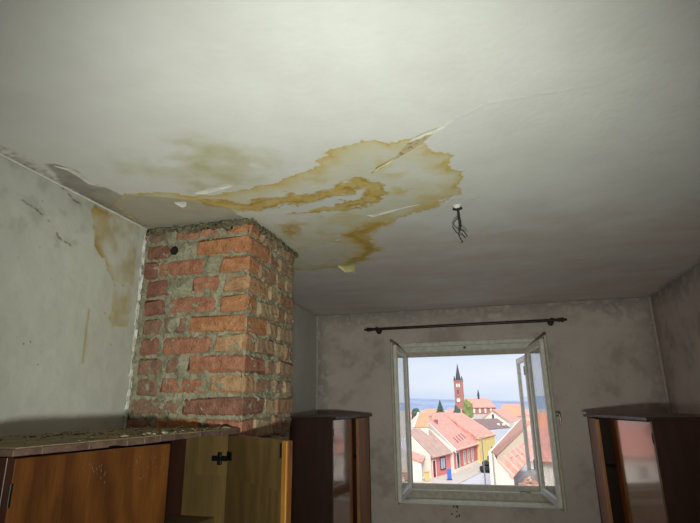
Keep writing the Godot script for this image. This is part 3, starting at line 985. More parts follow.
func ceiling_wire() -> void:
	var o := P(-0.068, 1.0, 2.51)
	var root := thing("lamp_wires", "bare dark lamp wires dangling from a hook in the ceiling beside the stain", "wires", o)
	var st := tool()
	lathe(st, Vector3(0, 0.004, 0), Vector3(0, -0.012, 0), [[0.0, 0.024], [0.5, 0.018], [1.0, 0.009]], 12)
	obj("plaster_ring", st, M.plaster, root)
	st = tool()
	tube(st, [Vector3(-0.02, -0.013, 0), Vector3(0.0, -0.018, 0), Vector3(0.022, -0.013, 0)], 0.006, 8)
	obj("hook_bar", st, M.iron, root)
	st = tool()
	tube(st, [Vector3(0.003, -0.01, 0), Vector3(0.004, -0.05, 0), Vector3(0.008, -0.095, 0.002), Vector3(0.003, -0.12, 0.004)], [0.005, 0.006, 0.006, 0.004], 8)
	obj("cable_sheath", st, M.wire, root)
	for w in [[Vector3(0.002, -0.055, 0), Vector3(-0.018, -0.075, 0.004), Vector3(-0.026, -0.1, 0.006), Vector3(-0.012, -0.125, 0.006), Vector3(0.004, -0.14, 0.004)], [Vector3(0.004, -0.11, 0), Vector3(0.022, -0.125, 0.004), Vector3(0.034, -0.15, 0.006), Vector3(0.026, -0.156, 0.006), Vector3(0.012, -0.135, 0.006)], [Vector3(0.003, -0.11, 0.004), Vector3(-0.002, -0.14, 0.002), Vector3(0.006, -0.16, 0.0), Vector3(0.014, -0.172, 0.0), Vector3(0.004, -0.176, 0.002)]]:
		st = tool()
		tube(st, w, 0.0026, 6)
		obj("wire", st, M.wire, root)

# ------------------------------------------------------------------ the town
func house_mats() -> void:
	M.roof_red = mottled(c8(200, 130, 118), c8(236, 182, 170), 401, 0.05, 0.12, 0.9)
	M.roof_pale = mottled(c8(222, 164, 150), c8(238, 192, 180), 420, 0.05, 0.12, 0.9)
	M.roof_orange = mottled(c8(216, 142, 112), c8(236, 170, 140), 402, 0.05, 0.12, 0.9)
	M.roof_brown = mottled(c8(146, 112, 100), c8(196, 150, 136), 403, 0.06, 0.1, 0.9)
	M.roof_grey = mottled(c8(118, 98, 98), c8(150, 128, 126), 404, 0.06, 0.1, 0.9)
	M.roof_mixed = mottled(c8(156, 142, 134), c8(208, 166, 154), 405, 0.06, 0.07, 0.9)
	M.pinkwall = mat(c8(214, 126, 130), 0.9)
	M.yellowwall = mat(c8(240, 222, 150), 0.9)
	M.whitewall = mat(c8(232, 226, 214), 0.9)
	M.bluewall = mat(c8(206, 214, 230), 0.9)
	M.trimwhite = mat(c8(236, 230, 222), 0.8)
	M.tan = mottled(c8(176, 160, 138), c8(206, 192, 170), 406, 0.05, 0.2, 0.9)
	M.shadowglass = mat(c8(60, 66, 74), 0.2)
	M.paleglass = mat(c8(190, 204, 222), 0.2)
	M.doorred = mat(c8(120, 44, 44), 0.7)
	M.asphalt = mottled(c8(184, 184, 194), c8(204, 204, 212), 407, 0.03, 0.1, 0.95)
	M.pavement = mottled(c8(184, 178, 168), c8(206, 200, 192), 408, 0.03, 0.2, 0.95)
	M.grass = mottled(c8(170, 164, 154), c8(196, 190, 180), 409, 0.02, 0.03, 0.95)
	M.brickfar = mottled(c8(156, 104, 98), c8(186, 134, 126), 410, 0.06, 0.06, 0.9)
	M.slate = mat(c8(70, 74, 84), 0.7)
	M.fir = mottled(c8(60, 84, 76), c8(92, 116, 98), 411, 0.05, 0.3, 0.95)
	M.leaf = mottled(c8(112, 128, 74), c8(150, 160, 104), 412, 0.05, 0.3, 0.95)
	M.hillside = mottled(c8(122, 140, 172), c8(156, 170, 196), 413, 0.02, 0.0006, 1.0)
	M.paintblue = mat(c8(70, 116, 210), 0.5)
	M.carpaint = mat(c8(40, 42, 46), 0.3)
	M.galv = mat(c8(150, 152, 156), 0.5, 0.5)

func roof_piece(called: String, pts: Array, m: Material, parent: Node, thick := 0.18) -> MeshInstance3D:
	var st := tool()
	var n: Vector3 = (pts[1] - pts[0]).cross(pts[2] - pts[0]).normalized()
	if n.y < 0:
		n = -n
	var low := []
	for p in pts:
		low.append(p - n * thick)
	face(st, pts, n)
	face(st, low, -n)
	var mid := Vector3.ZERO
	for p in pts:
		mid += p / pts.size()
	for i in pts.size():
		var j := (i + 1) % pts.size()
		poly(st, [pts[i], pts[j], low[j], low[i]], (pts[i] + pts[j]) * 0.5 - mid)
	return obj(called, st, m, parent)

func wall_piece(called: String, pts: Array, m: Material, parent: Node, thick := 0.3) -> MeshInstance3D:
	var st := tool()
	var n: Vector3 = (pts[1] - pts[0]).cross(pts[2] - pts[0]).normalized()
	if n.dot(Vector3(0, EYE, 0) - pts[0]) < 0:
		n = -n
	var back := []
	var mid := Vector3.ZERO
	for p in pts:
		back.append(p - n * thick)
		mid += p / pts.size()
	face(st, pts, n)
	face(st, back, -n)
	for i in pts.size():
		var j := (i + 1) % pts.size()
		poly(st, [pts[i], pts[j], back[j], back[i]], (pts[i] + pts[j]) * 0.5 - mid)
	return obj(called, st, m, parent)

# a window or door on the facade that runs from a to b (feet), at share f along it
func opening(called: String, parent: Node, a: Vector3, b: Vector3, f: float, w: float, y0: float, y1: float, frame_m: Material, pane_m: Material, bars := true) -> void:
	var along := (b - a).normalized()
	var n := along.cross(Vector3.UP)
	if n.dot(Vector3(0, a.y, 0) - a) < 0:
		n = -n
	var t := Transform3D(Basis(along, Vector3.UP, n), a.lerp(b, f))
	var st := tool()
	cbox(st, Vector3(-w / 2 - 0.14, y0 - 0.12, -0.1), Vector3(-w / 2, y1 + 0.12, 0.07), 0.01, t)
	cbox(st, Vector3(w / 2, y0 - 0.12, -0.1), Vector3(w / 2 + 0.14, y1 + 0.12, 0.07), 0.01, t)
	cbox(st, Vector3(-w / 2, y1, -0.1), Vector3(w / 2, y1 + 0.12, 0.07), 0.01, t)
	cbox(st, Vector3(-w / 2, y0 - 0.12, -0.1), Vector3(w / 2, y0, 0.09), 0.01, t)
	if bars:
		cbox(st, Vector3(-0.04, y0, -0.1), Vector3(0.04, y1, 0.045), 0.005, t)
	var o := obj(called, st, frame_m, parent)
	st = tool()
	cbox(st, Vector3(-w / 2, y0, -0.1), Vector3(w / 2, y1, 0.02), 0.004, t)
	obj("pane" if called == "window" else "door_leaf", st, pane_m, o)

func town() -> void:
	house_mats()
	var G := -9.0
	# ground, road and pavement
	structure(boxo("ground", Q(-400, G - 1.0, 900), Q(400, G - 0.05, 30), M.grass))
	var d := Vector3(0.22, 0, -0.9755)
	var nl := Vector3(-0.9755, 0, -0.22)
	var road := tool()
	var r0 := Q(-5.0, G, 60.0) + nl * 0.2
	poly(road, [r0 - d * 22, r0 + d * 90, r0 + d * 90 - nl * 6.2, r0 - d * 22 - nl * 6.2])
	poly(road, [r0 - d * 22 + Vector3(0, -0.06, 0), r0 + d * 90 + Vector3(0, -0.06, 0), r0 + d * 90 - nl * 6.2 + Vector3(0, -0.06, 0), r0 - d * 22 - nl * 6.2 + Vector3(0, -0.06, 0)], Vector3.DOWN)
	structure(obj("road", road, M.asphalt))
	var pv := tool()
	var p0 := Q(-8.0, G, 60.0)
	for q in [[p0 - d * 20 + nl * 4.0, 112.0, 6.9]]:
		var b0: Vector3 = q[0]
		var t := Transform3D(Basis(d, Vector3.UP, d.cross(Vector3.UP)), b0)
		cbox(pv, Vector3(0, -0.04, 0), Vector3(q[1], 0.12, q[2]), 0.02, t)
	structure(obj("pavement", pv, M.pavement))
	# pink house with the great red roof, joined by the yellow house further on
	var a := Q(-4.95, G, 73.9)
	var b := Q(-2.18, G, 86.3)
	var e := Q(0.38, G, 97.2)
	var pink := thing("pink_house", "low pink house with white-framed windows under the big red tiled roof by the street", "house", a)
	var o := pink.position
	var up := func(p: Vector3, y: float) -> Vector3: return Vector3(p.x, EYE + y, p.z)
	var ra := Q(-9.9, -1.28, 77.4)
	var rb := Q(-7.3, -1.28, 88.8)
	wall_piece("wall", [a - o, b - o, up.call(b, -5.9) - o, up.call(a, -5.9) - o], M.pinkwall, pink)
	wall_piece("wall", [a - o, a + nl * 10.0 - o, up.call(a + nl * 10.0, -5.9) - o, up.call(a + nl * 5.2, -1.6) - o, up.call(a, -5.9) - o], M.whitewall, pink)
	var ea: Vector3 = up.call(a - nl * 0.45 - d * 0.1, -6.1)
	var eb: Vector3 = up.call(b - nl * 0.45, -6.1)
	roof_piece("roof", [ea - o, eb - o, rb - o, ra - o], M.roof_red, pink)
	roof_piece("back_roof", [ra - o, rb - o, up.call(b + nl * 11.0, -6.1) - o, up.call(a + nl * 11.0, -6.1) - o], M.roof_red, pink)
	var verge := tool()
	var va := ea - o - d * 0.12
	var vb := ra - o - d * 0.12
	for k in 1:
		var dd := d * 0.3
		poly(verge, [va + Vector3(0, 0.14, 0), vb + Vector3(0, 0.14, 0), vb + Vector3(0, 0.14, 0) + dd, va + Vector3(0, 0.14, 0) + dd])
		poly(verge, [va + Vector3(0, 0.14, 0), vb + Vector3(0, 0.14, 0), vb - Vector3(0, 0.5, 0), va - Vector3(0, 0.35, 0)], -d)
	obj("verge", verge, M.trimwhite, pink)
	boxo("plinth", a - o, a - o + Vector3(0.01, 0.01, 0.01), M.trimwhite, pink)
	for f in [0.42, 0.60, 0.78]:
		opening("window", pink, a - o, b - o, f, 0.75, 0.75, 2.4, M.trimwhite, M.shadowglass)
	opening("door", pink, a - o, b - o, 0.15, 1.3, 0.1, 2.5, M.trimwhite, M.shadowglass, false)
	var band := tool()
	var bt := Transform3D(Basis(d, Vector3.UP, d.cross(Vector3.UP)), Vector3.ZERO)
	cbox(band, Vector3(0, 2.85, -0.15), Vector3((b - a).length(), 3.05, 0.3), 0.02, bt)
	cbox(band, Vector3(0, 0.0, -0.1), Vector3((b - a).length(), 0.5, 0.08), 0.02, bt)
	obj("cornice", band, M.trimwhite, pink)
	# skylight hatches in the roof
	for k in 4:
		var s := tool()
		var q: Vector3 = ea.lerp(eb, 0.32 + 0.14 * k).lerp(ra.lerp(rb, 0.32 + 0.14 * k), 0.22 + 0.02 * k) - o
		var sl := (ra - ea).normalized()
		var t := Transform3D(Basis(d, sl.cross(d).normalized() * -1.0, sl), q)
		cbox(s, Vector3(-0.1, -0.12, -0.55), Vector3(0.1, 0.12, 0.55), 0.02, t)
		obj("snow_guard", s, M.roof_grey, pink)
	var ch := tool()
	var cp := Q(-8.55, -2.3, 79.0) - o
	cbox(ch, cp - Vector3(0.35, 0.8, 0.35), cp + Vector3(0.35, 0.75, 0.35), 0.03)
	cbox(ch, cp + Vector3(-0.45, 0.62, -0.45), cp + Vector3(0.45, 0.8, 0.45), 0.03)
	obj("chimney_stack", ch, M.tan, pink)
	var dm := tool()
	var dp: Vector3 = ea.lerp(eb, 0.28).lerp(ra.lerp(rb, 0.28), 0.72) - o
	cbox(dm, dp - Vector3(0.25, 0.2, 0.4), dp + Vector3(0.3, 0.45, 0.3), 0.05)
	obj("roof_hatch", dm, M.roof_grey, pink)
	# yellow house: same ridge, hipped end
	var yel := thing("yellow_house", "yellow house with a hipped red roof beyond the pink house on the street", "house", b)
	o = yel.position
	var rc := Q(-4.5, -1.6, 99.0)
	var y0 := b - nl * 0.15
	var y1 := e - nl * 0.15
	wall_piece("wall", [y0 - o, y1 - o, up.call(y1, -5.1) - o, up.call(y0, -5.1) - o], M.yellowwall, yel)
	wall_piece("wall", [y0 - o, y0 + nl * 3.0 - o, up.call(y0 + nl * 3.0, -3.0) - o, up.call(y0, -5.1) - o], M.roof_red, yel)
	wall_piece("wall", [y1 - o, y1 + nl * 11.0 - o, up.call(y1 + nl * 11.0, -5.1) - o, up.call(y1, -5.1) - o], M.yellowwall, yel)
	var h0: Vector3 = up.call(y0 - nl * 0.5 - d * 0.3, -5.3)
	var h1: Vector3 = up.call(y1 - nl * 0.5 + d * 0.6, -5.3)
	var h2: Vector3 = up.call(y1 + nl * 11.0 + d * 0.6, -5.3)
	var rb2 := rb - d * 0.3 + Vector3(0, 0.02, 0)
	roof_piece("roof", [h0 - o, h1 - o, rc - o, rb2 - o], M.roof_red, yel)
	roof_piece("hip", [h1 - o, h2 - o, rc - o], M.roof_red, yel)
	roof_piece("back_roof", [rb2 - o, rc - o, h2 - o, up.call(y0 + nl * 11.0, -5.3) - o], M.roof_red, yel)
	for f in [0.34, 0.55, 0.76]:
		opening("window", yel, y0 - o, y1 - o, f, 0.8, 0.9, 2.6, M.trimwhite, M.shadowglass)
	var gt := tool()
	cbox(gt, Vector3(0, 3.62, -0.1), Vector3((y1 - y0).length(), 3.85, 0.35), 0.03, Transform3D(Basis(d, Vector3.UP, d.cross(Vector3.UP)), y0 - o))
	obj("gutter", gt, M.slate, yel)
	# orange-roofed wing behind
	var wing := thing("orange_roofed_house", "house with a bright orange roof behind the weathered pink one", "house", Q(-11, G, 84))
	o = wing.position
	roof_piece("roof", [Q(-9.9, -2.95, 72.2) - o, Q(-8.0, -2.95, 72.6) - o, Q(-8.2, -1.08, 75.3) - o, Q(-9.5, -1.08, 75.0) - o], M.roof_orange, wing)
	wall_piece("wall", [Q(-9.8, G, 72.4) - o, Q(-8.1, G, 72.8) - o, Q(-8.1, -3.1, 72.8) - o, Q(-9.8, -3.1, 72.4) - o], M.whitewall, wing)
	roof_piece("verge", [Q(-9.9, -2.9, 72.1) - o, Q(-9.5, -1.03, 74.9) - o, Q(-9.72, -1.03, 74.9) - o, Q(-10.12, -2.9, 72.1) - o], M.trimwhite, wing, 0.1)
	# low pink house, weathered roof
	var la := Q(-7.43, G, 68.3)
	var lb := Q(-5.35, G, 73.8)
	var low := thing("small_pink_house", "small pink house with one window under a weathered grey and red roof", "house", la)
	o = low.position
	wall_piece("wall", [la - o, lb - o, up.call(lb, -6.2) - o, up.call(la, -6.2) - o], M.pinkwall, low)
	var lg := la + nl * 6.2
	wall_piece("gable_wall", [la - o, lg - o, up.call(lg, -6.2) - o, up.call(la + nl * 3.0, -3.4) - o, up.call(la, -6.2) - o], M.whitewall, low)
	var le: Vector3 = up.call(la - nl * 0.4 - d * 0.2, -6.45)
	var lf: Vector3 = up.call(lb - nl * 0.4, -6.35)
	var lr := Q(-10.45, -3.15, 68.8)
	var ls := Q(-8.3, -3.1, 74.6)
	roof_piece("roof", [le - o, lf - o, ls - o, lr - o], M.roof_mixed, low)
	roof_piece("back_roof", [lr - o, ls - o, up.call(lb + nl * 6.6, -6.4) - o, up.call(la + nl * 6.6, -6.4) - o], M.roof_mixed, low)
	opening("window", low, la - o, lb - o, 0.56, 1.3, 0.9, 2.2, M.slate, M.paleglass)
	opening("door", low, la - o, lb - o, 0.12, 0.8, 0.1, 2.1, M.trimwhite, M.doorred, false)
	opening("window", low, la - o, lg - o, 0.14, 0.9, 0.9, 2.0, M.trimwhite, M.shadowglass)
	# nearer red roof at the lower left
	var nr := thing("red_roofed_shed", "red tiled roof of a low white outbuilding in front of the small pink house", "outbuilding", Q(-8.8, G, 64))
	o = nr.position
	roof_piece("roof", [Q(-8.25, -6.75, 65.6) - o, Q(-8.05, -6.3, 68.0) - o, Q(-11.4, -5.1, 69.5) - o, Q(-11.2, -5.6, 64.5) - o], M.roof_red, nr)
	wall_piece("wall", [Q(-8.35, G, 65.7) - o, Q(-11.2, G, 64.6) - o, Q(-11.2, -5.8, 64.6) - o, Q(-8.35, -6.9, 65.7) - o], M.whitewall, nr)
	# long building on the right
	var rt := thing("long_right_house", "long house with a brown tiled ridge and lower ribbed red roof on the right", "house", Q(2, G, 55))
	o = rt.position
	var T0 := Q(0.04, -4.0, 48.6)
	var T1 := Q(8.4, -4.0, 147.0)
	var L0 := Q(0.51, -4.62, 51.5)
	var L1 := Q(11.4, -4.62, 147.0)
	var C0 := Q(0.45, -5.0, 50.0)
	var C1 := Q(4.55, -5.0, 76.0)
	var E0 := Q(1.67, -6.3, 49.3)
	var E1 := Q(5.85, -6.3, 76.0)
	roof_piece("brown_roof", [T0 - o, T1 - o, L1 - o, L0 - o], M.roof_brown, rt, 0.1)
	roof_piece("gutter_slab", [L0 - o + Vector3(0, -0.1, 0), L1.lerp(L0, 0.55) - o + Vector3(0, -0.1, 0), C1 - o + Vector3(0.2, 0.05, 0), C0 - o + Vector3(0, 0.05, 0)], M.tan, rt, 0.1)
	roof_piece("red_roof", [C0 - o, C1 - o, E1 - o, E0 - o], M.roof_red, rt, 0.1)
	for k in 20:
		var ribs := tool()
		var f := (k + 0.5) / 20.0
		var p := C0.lerp(C1, f) - o
		var q := E0.lerp(E1, f) - o
		tube(ribs, [p + Vector3(0, 0.03, 0), q + Vector3(0, 0.03, 0)], 0.2, 6)
		obj("tile_rib", ribs, M.roof_red if k % 3 else M.roof_pale, rt)
	for k in 3:
		var gs := tool()
		var f := 0.22 + 0.13 * k
		var p := C0.lerp(C1, f).lerp(E0.lerp(E1, f), 0.35 + 0.1 * k) - o
		tube(gs, [p + Vector3(0, 0.15, 0), p + (C1 - C0).normalized() * 2.4 + Vector3(0, 0.15, 0)], 0.07, 6)
		obj("snow_guard", gs, M.roof_grey, rt)
	wall_piece("gable_wall", [Q(0.1, G, 49.0) - o, Q(1.62, G, 49.6) - o, Q(1.62, -6.4, 49.6) - o, Q(0.46, -5.1, 50.1) - o, Q(0.1, -4.2, 49.0) - o], M.whitewall, rt)
	wall_piece("street_wall", [Q(0.06, G, 48.9) - o, Q(8.4, G, 147) - o, Q(8.4, -4.1, 147) - o, Q(0.06, -4.1, 48.9) - o], M.whitewall, rt)
	for f in [0.25, 0.6]:
		opening("window", rt, Q(0.1, G, 48.99) - o, Q(1.62, G, 49.59) - o, f, 0.3, 0.5, 1.7, M.trimwhite, M.shadowglass, false)
	# rubbled yard roof at the lower right
	var yd := thing("yard_shed", "tan flat shed roof littered with rubble below the ribbed red roof", "outbuilding", Q(3, G, 46))
	o = yd.position
	roof_piece("roof", [Q(1.75, -6.9, 47.2) - o, Q(5.4, -6.9, 66.0) - o, Q(7.2, -7.1, 66.0) - o, Q(4.4, -7.1, 44.0) - o], M.tan, yd)
	wall_piece("wall", [Q(1.8, G, 47.1) - o, Q(4.4, G, 44.1) - o, Q(4.4, -7.2, 44.1) - o, Q(1.8, -7.1, 47.1) - o], M.tan, yd)
	var lit := tool()
	for k in 60:
		var p := Q(1.9 + rng.randf() * 2.4, -6.9, 47.0 + rng.randf() * 9.0) - o
		p.x += (-p.z - 1.0) * 0.16
		var r := rng.randf_range(0.08, 0.3)
		cbox(lit, p - Vector3(r, 0.1, r * 0.6), p + Vector3(r, r * 0.7, r * 0.6), 0.03, Transform3D.IDENTITY, 0.04)
	obj("roof_litter", lit, M.roof_brown, yd).set_meta("kind", "stuff")
	# grey-roofed house
	var gr := thing("grey_roofed_house", "pale blue-white house with a grey-brown roof past the yellow house", "house", Q(1, G, 115))
	o = gr.position
	roof_piece("roof", [Q(-2.9, -5.1, 107) - o, Q(4.5, -5.0, 119) - o, Q(1.95, -3.15, 122) - o, Q(-4.0, -3.2, 118) - o], M.roof_grey, gr)
	wall_piece("wall", [Q(-1.0, G, 110.0) - o, Q(4.4, G, 119.2) - o, Q(4.4, -5.1, 119.2) - o, Q(-1.0, -5.2, 110.0) - o], M.bluewall, gr)
	var sk := tool()
	for q in [Vector2(2.0, 0.4), Vector2(3.1, 0.2)]:
		var p := Q(q.x, -4.45 + 0.2 * q.y, 117.0 + q.x * 0.3) - o
		cbox(sk, p - Vector3(0.3, 0.15, 0.3), p + Vector3(0.3, 0.3, 0.3), 0.03)
	obj("skylight", sk, M.trimwhite, gr)
	# white gable house
	var wg := thing("white_gabled_house", "white gabled house with a small attic window and red roof in the middle distance", "house", Q(2, G, 160))
	o = wg.position
	var ap := Q(1.4, -1.8, 160)
	wall_piece("gable_wall", [Q(-1.6, G, 160) - o, Q(5.8, G, 160) - o, Q(5.8, -5.2, 160) - o, ap - o, Q(-1.6, -4.1, 160) - o], M.whitewall, wg)
	roof_piece("roof", [ap - o + Vector3(0, 0.2, 0.5), Q(6.4, -5.3, 159.5) - o, Q(10.5, -4.9, 176) - o, Q(4.9, -1.6, 182) - o], M.roof_red, wg)
	roof_piece("far_roof", [ap - o + Vector3(0, 0.2, 0.5), Q(4.9, -1.6, 182) - o, Q(-0.5, -4.4, 182) - o, Q(-2.2, -4.4, 159.5) - o], M.roof_red, wg)
	opening("window", wg, Q(0.2, G, 159.98) - o, Q(2.6, G, 159.98) - o, 0.5, 0.6, 4.6, 6.0, M.trimwhite, M.shadowglass, false)
	# large red hip roof behind it
	var rf := thing("hip_roofed_house", "broad red hipped roof of a house beside the distant church end", "house", Q(9, G, 200))
	o = rf.position
	roof_piece("roof", [Q(4.6, -2.3, 192) - o, Q(8.9, -4.2, 188) - o, Q(14, -3.9, 190) - o, Q(13, -0.3, 200) - o, Q(5.4, -0.3, 200) - o], M.roof_orange, rf)
	wall_piece("wall", [Q(8.2, G, 189) - o, Q(14, G, 191) - o, Q(14, -4.0, 191) - o, Q(8.2, -4.3, 189) - o], M.whitewall, rf)
	opening("window", rf, Q(8.2, G, 188.9) - o, Q(14, G, 190.9) - o, 0.28, 0.9, 3.2, 4.3, M.trimwhite, M.shadowglass, false)
	# small far roofs along the tree line, and the rest of the town to either side
	for q in [[-33.5, 236.0, 8.0, -2.6, "tiny red-roofed house at the far left below the hills", 0], [-24.2, 238.0, 7.5, -1.9, "tiny orange-roofed house left of the fir tree", 1], [-15.6, 262.0, 8.5, -2.2, "tiny red-roofed house between the fir tree and church tower", 0], [-11.9, 300.0, 7.0, -2.8, "tiny grey-roofed house at the foot of the church tower", 2]]:
		far_house(q[4], Q(q[0], G, q[1]), q[2], q[3], [M.roof_red, M.roof_orange, M.roof_grey][q[5]], 0.0, "far houses below the hills")
	var blocks := [[-0.33, 60.0], [-0.30, 96.0], [-0.27, 132.0], [-0.45, 74.0], [-0.46, 112.0], [-0.60, 58.0], [-0.60, 90.0], [-0.80, 70.0], [-0.82, 104.0], [0.24, 70.0], [0.26, 104.0], [0.42, 78.0]]
	for k in blocks.size():
		var q: Array = blocks[k]
		far_house("pale town house with a red tiled roof, seen only as a reflection in glossy doors", Q(q[0] * q[1], G, q[1]), 10.5, -2.5 + rng.randf_range(-0.6, 0.6), [M.roof_red, M.roof_orange, M.roof_red][k % 3], 0.25, "town houses beside the window's view")
	church()
	# hills
	var hl := tool()
	var hn := noise(77, 0.0012, 3)
	var prev := []
	for k in 61:
		var x := lerpf(-2600.0, 2600.0, k / 60.0)
		var r := x / 4000.0
		var top := lerpf(50.0, 12.0, clampf((r + 0.14) / 0.2, 0.0, 1.0)) + hn.get_noise_1d(x) * 9.0
		var col := [Q(x, -60, 3000), Q(x, top * 0.55 - 14.0, 3500), Q(x, top, 4000), Q(x, -60, 4800)]
		if prev:
			for i in 3:
				poly(hl, [prev[i], col[i], col[i + 1], prev[i + 1]])
		prev = col
	structure(obj("hills", hl, M.hillside))
	# trees
	fir(Q(-17.3, G, 200), 10.6)
	tree(Q(-8.2, G, 232), 10.3, "yellow-green leafy tree rising in front of the church nave", 3)
	tree(Q(-13.6, G, 245), 7.6, "small dark leafy tree left of the church tower's foot", 5)
	tree(Q(-28.5, G, 215), 7.4, "round bushy tree at the left below the hills", 8)
	# street lamp, sign, cars
	var lp := thing("street_lamp", "slim grey street lamp post standing at the kerb of the road", "street lamp", Q(-0.87, G, 60.5))
	var st := tool()
	tube(st, [Vector3.ZERO, Vector3(0, 4.6, 0), Vector3(0.0, 5.1, 0)], [0.075, 0.055, 0.05], 8)
	obj("post", st, M.galv, lp)
	st = tool()
	tube(st, [Vector3(0, 5.05, 0), Vector3(-0.25, 5.25, 0), Vector3(-0.7, 5.28, 0)], [0.05, 0.05, 0.09], 8)
	obj("lamp_head", st, M.galv, lp)
	var sg := thing("blue_sign", "upright blue sign board on the pavement before the small pink house", "sign", Q(-5.15, G + 0.1, 66.8))
	boxo("board", Vector3(-0.25, 0.15, -0.05), Vector3(0.25, 1.3, 0.05), M.paintblue, sg, 0.02)
	boxo("foot", Vector3(-0.32, 0, -0.16), Vector3(0.32, 0.15, 0.16), M.slate, sg, 0.02)
	var sg2 := thing("blue_street_sign", "small blue road sign on a pole beside the yellow house", "sign", Q(0.5, G, 92))
	boxo("plate", Vector3(-0.45, 0.6, -0.04), Vector3(0.45, 2.1, 0.04), M.paintblue, sg2, 0.02)
	boxo("pole", Vector3(-0.04, 0, -0.12), Vector3(0.04, 2.2, -0.05), M.galv, sg2, 0.01)
	car(Q(-0.45, G, 77.0), atan2(d.x, d.z) + PI, "dark car parked by the long white house on the right")
	car(Q(0.25, G, 84.5), atan2(d.x, d.z) + PI, "dark car parked farther up the street past the first one")
	var bin_ := thing("yellow_bin", "yellow bin at the kerb in front of the white gable wall", "bin", Q(-7.75, G + 0.1, 65.6))
	boxo("body", Vector3(-0.26, 0.05, -0.26), Vector3(0.26, 1.0, 0.26), mat(c8(226, 190, 120), 0.6), bin_, 0.05)
	boxo("lid", Vector3(-0.3, 1.0, -0.3), Vector3(0.3, 1.1, 0.3), mat(c8(210, 170, 100), 0.6), bin_, 0.04)

func far_house(label: String, at: Vector3, wd: float, ridge: float, m: Material, turn: float, group: String) -> void:
	var hs := thing("distant_house", label, "house", at, turn, group)
	var rr := ridge + 9.0
	roof_piece("roof", [Vector3(-wd / 2, rr - 3.2, 4.4), Vector3(wd / 2, rr - 3.2, 4.4), Vector3(wd / 2 - 0.6, rr, 0), Vector3(-wd / 2 + 0.6, rr, 0)], m, hs)
	roof_piece("back_roof", [Vector3(-wd / 2, rr - 3.2, -4.4), Vector3(wd / 2, rr - 3.2, -4.4), Vector3(wd / 2 - 0.6, rr, 0), Vector3(-wd / 2 + 0.6, rr, 0)], m, hs)
	boxo("walls", Vector3(-wd / 2 + 0.5, 0, -3.8), Vector3(wd / 2 - 0.5, rr - 3.1, 3.8), M.whitewall, hs, 0.05)
	for f in [-0.25, 0.25]:
		opening("window", hs, Vector3(-wd / 2, 0, 3.8), Vector3(wd / 2, 0, 3.8), 0.5 + f, 1.0, 1.0, 2.4, M.trimwhite, M.shadowglass)

func church() -> void:
	var Z := 500.0
	var c := thing("church", "distant red brick church with slender slate spire, white clock face and red nave roof", "church", Q(-24.7, -20, Z))
	var h := 20.0
	var st := tool()
	cbox(st, Vector3(-4.1, 0, -4.1), Vector3(4.1, h + 21.5, 4.1), 0.3)
	cbox(st, Vector3(-4.3, h + 7.4, -4.3), Vector3(4.3, h + 8.0, 4.3), 0.1)
	cbox(st, Vector3(-4.4, h + 20.6, -4.4), Vector3(4.4, h + 21.6, 4.4), 0.2)
	obj("tower", st, M.brickfar, c)
	st = tool()
	for s in 8:
		var a0 := TAU * (s + 0.5) / 8
		var a1 := TAU * (s + 1.5) / 8
		poly(st, [Vector3(cos(a0) * 2.9, h + 21.6, sin(a0) * 2.9), Vector3(cos(a1) * 2.9, h + 21.6, sin(a1) * 2.9), Vector3(0, h + 38.0, 0)], Vector3(cos(a0), 0.2, sin(a0)))
	obj("spire", st, M.slate, c)
	for s in [-1, 1]:
		for r in [-1, 1]:
			st = tool()
			lathe(st, Vector3(s * 3.5, h + 21, r * 3.5), Vector3(s * 3.5, h + 26, r * 3.5), [[0.0, 0.7], [0.35, 0.7], [1.0, 0.05]], 6)
			obj("pinnacle", st, M.slate, c)
	st = tool()
	lathe(st, Vector3(-0.8, h + 3.6, 4.1), Vector3(-0.8, h + 3.6, 4.5), [[0.0, 1.7], [1.0, 1.7]], 16)
	obj("clock_face", st, M.trimwhite, c)
	for w in [[-0.8, 9.5, 13.0], [-1.4, 15.5, 18.5], [0.6, 15.5, 18.5]]:
		st = tool()
		cbox(st, Vector3(w[0] - 0.6, h + w[1], 4.0), Vector3(w[0] + 0.6, h + w[2], 4.25), 0.1)
		obj("belfry_opening", st, M.slate if w[1] < 12 else M.trimwhite, c)
	# nave
	st = tool()
	cbox(st, Vector3(4.1, 0, -9), Vector3(32.0, h - 3.0, 4), 0.2)
	obj("nave_wall", st, M.brickfar, c)
	roof_piece("nave_roof", [Vector3(4.1, h - 3.2, 5), Vector3(32.4, h - 3.2, 5), Vector3(26.5, h + 5.0, -2), Vector3(4.1, h + 5.0, -2)], M.roof_red, c, 0.5)
	roof_piece("nave_hip", [Vector3(32.4, h - 3.2, 5), Vector3(32.4, h - 3.2, -10), Vector3(26.5, h + 5.0, -2)], M.roof_red, c, 0.5)
	roof_piece("nave_back_roof", [Vector3(4.1, h - 3.2, -10), Vector3(32.4, h - 3.2, -10), Vector3(26.5, h + 5.0, -2), Vector3(4.1, h + 5.0, -2)], M.roof_red, c, 0.5)
	for k in 5:
		st = tool()
		cbox(st, Vector3(7 + k * 5.0, h - 8.0, 3.9), Vector3(8.6 + k * 5.0, h - 4.2, 4.2), 0.2)
		obj("nave_window", st, M.trimwhite, c)
	st = tool()
	lathe(st, Vector3(17.5, h + 4, -2), Vector3(17.5, h + 13.5, -2), [[0.0, 0.9], [0.3, 0.9], [0.34, 1.2], [1.0, 0.05]], 8)
	obj("ridge_turret", st, M.slate, c)

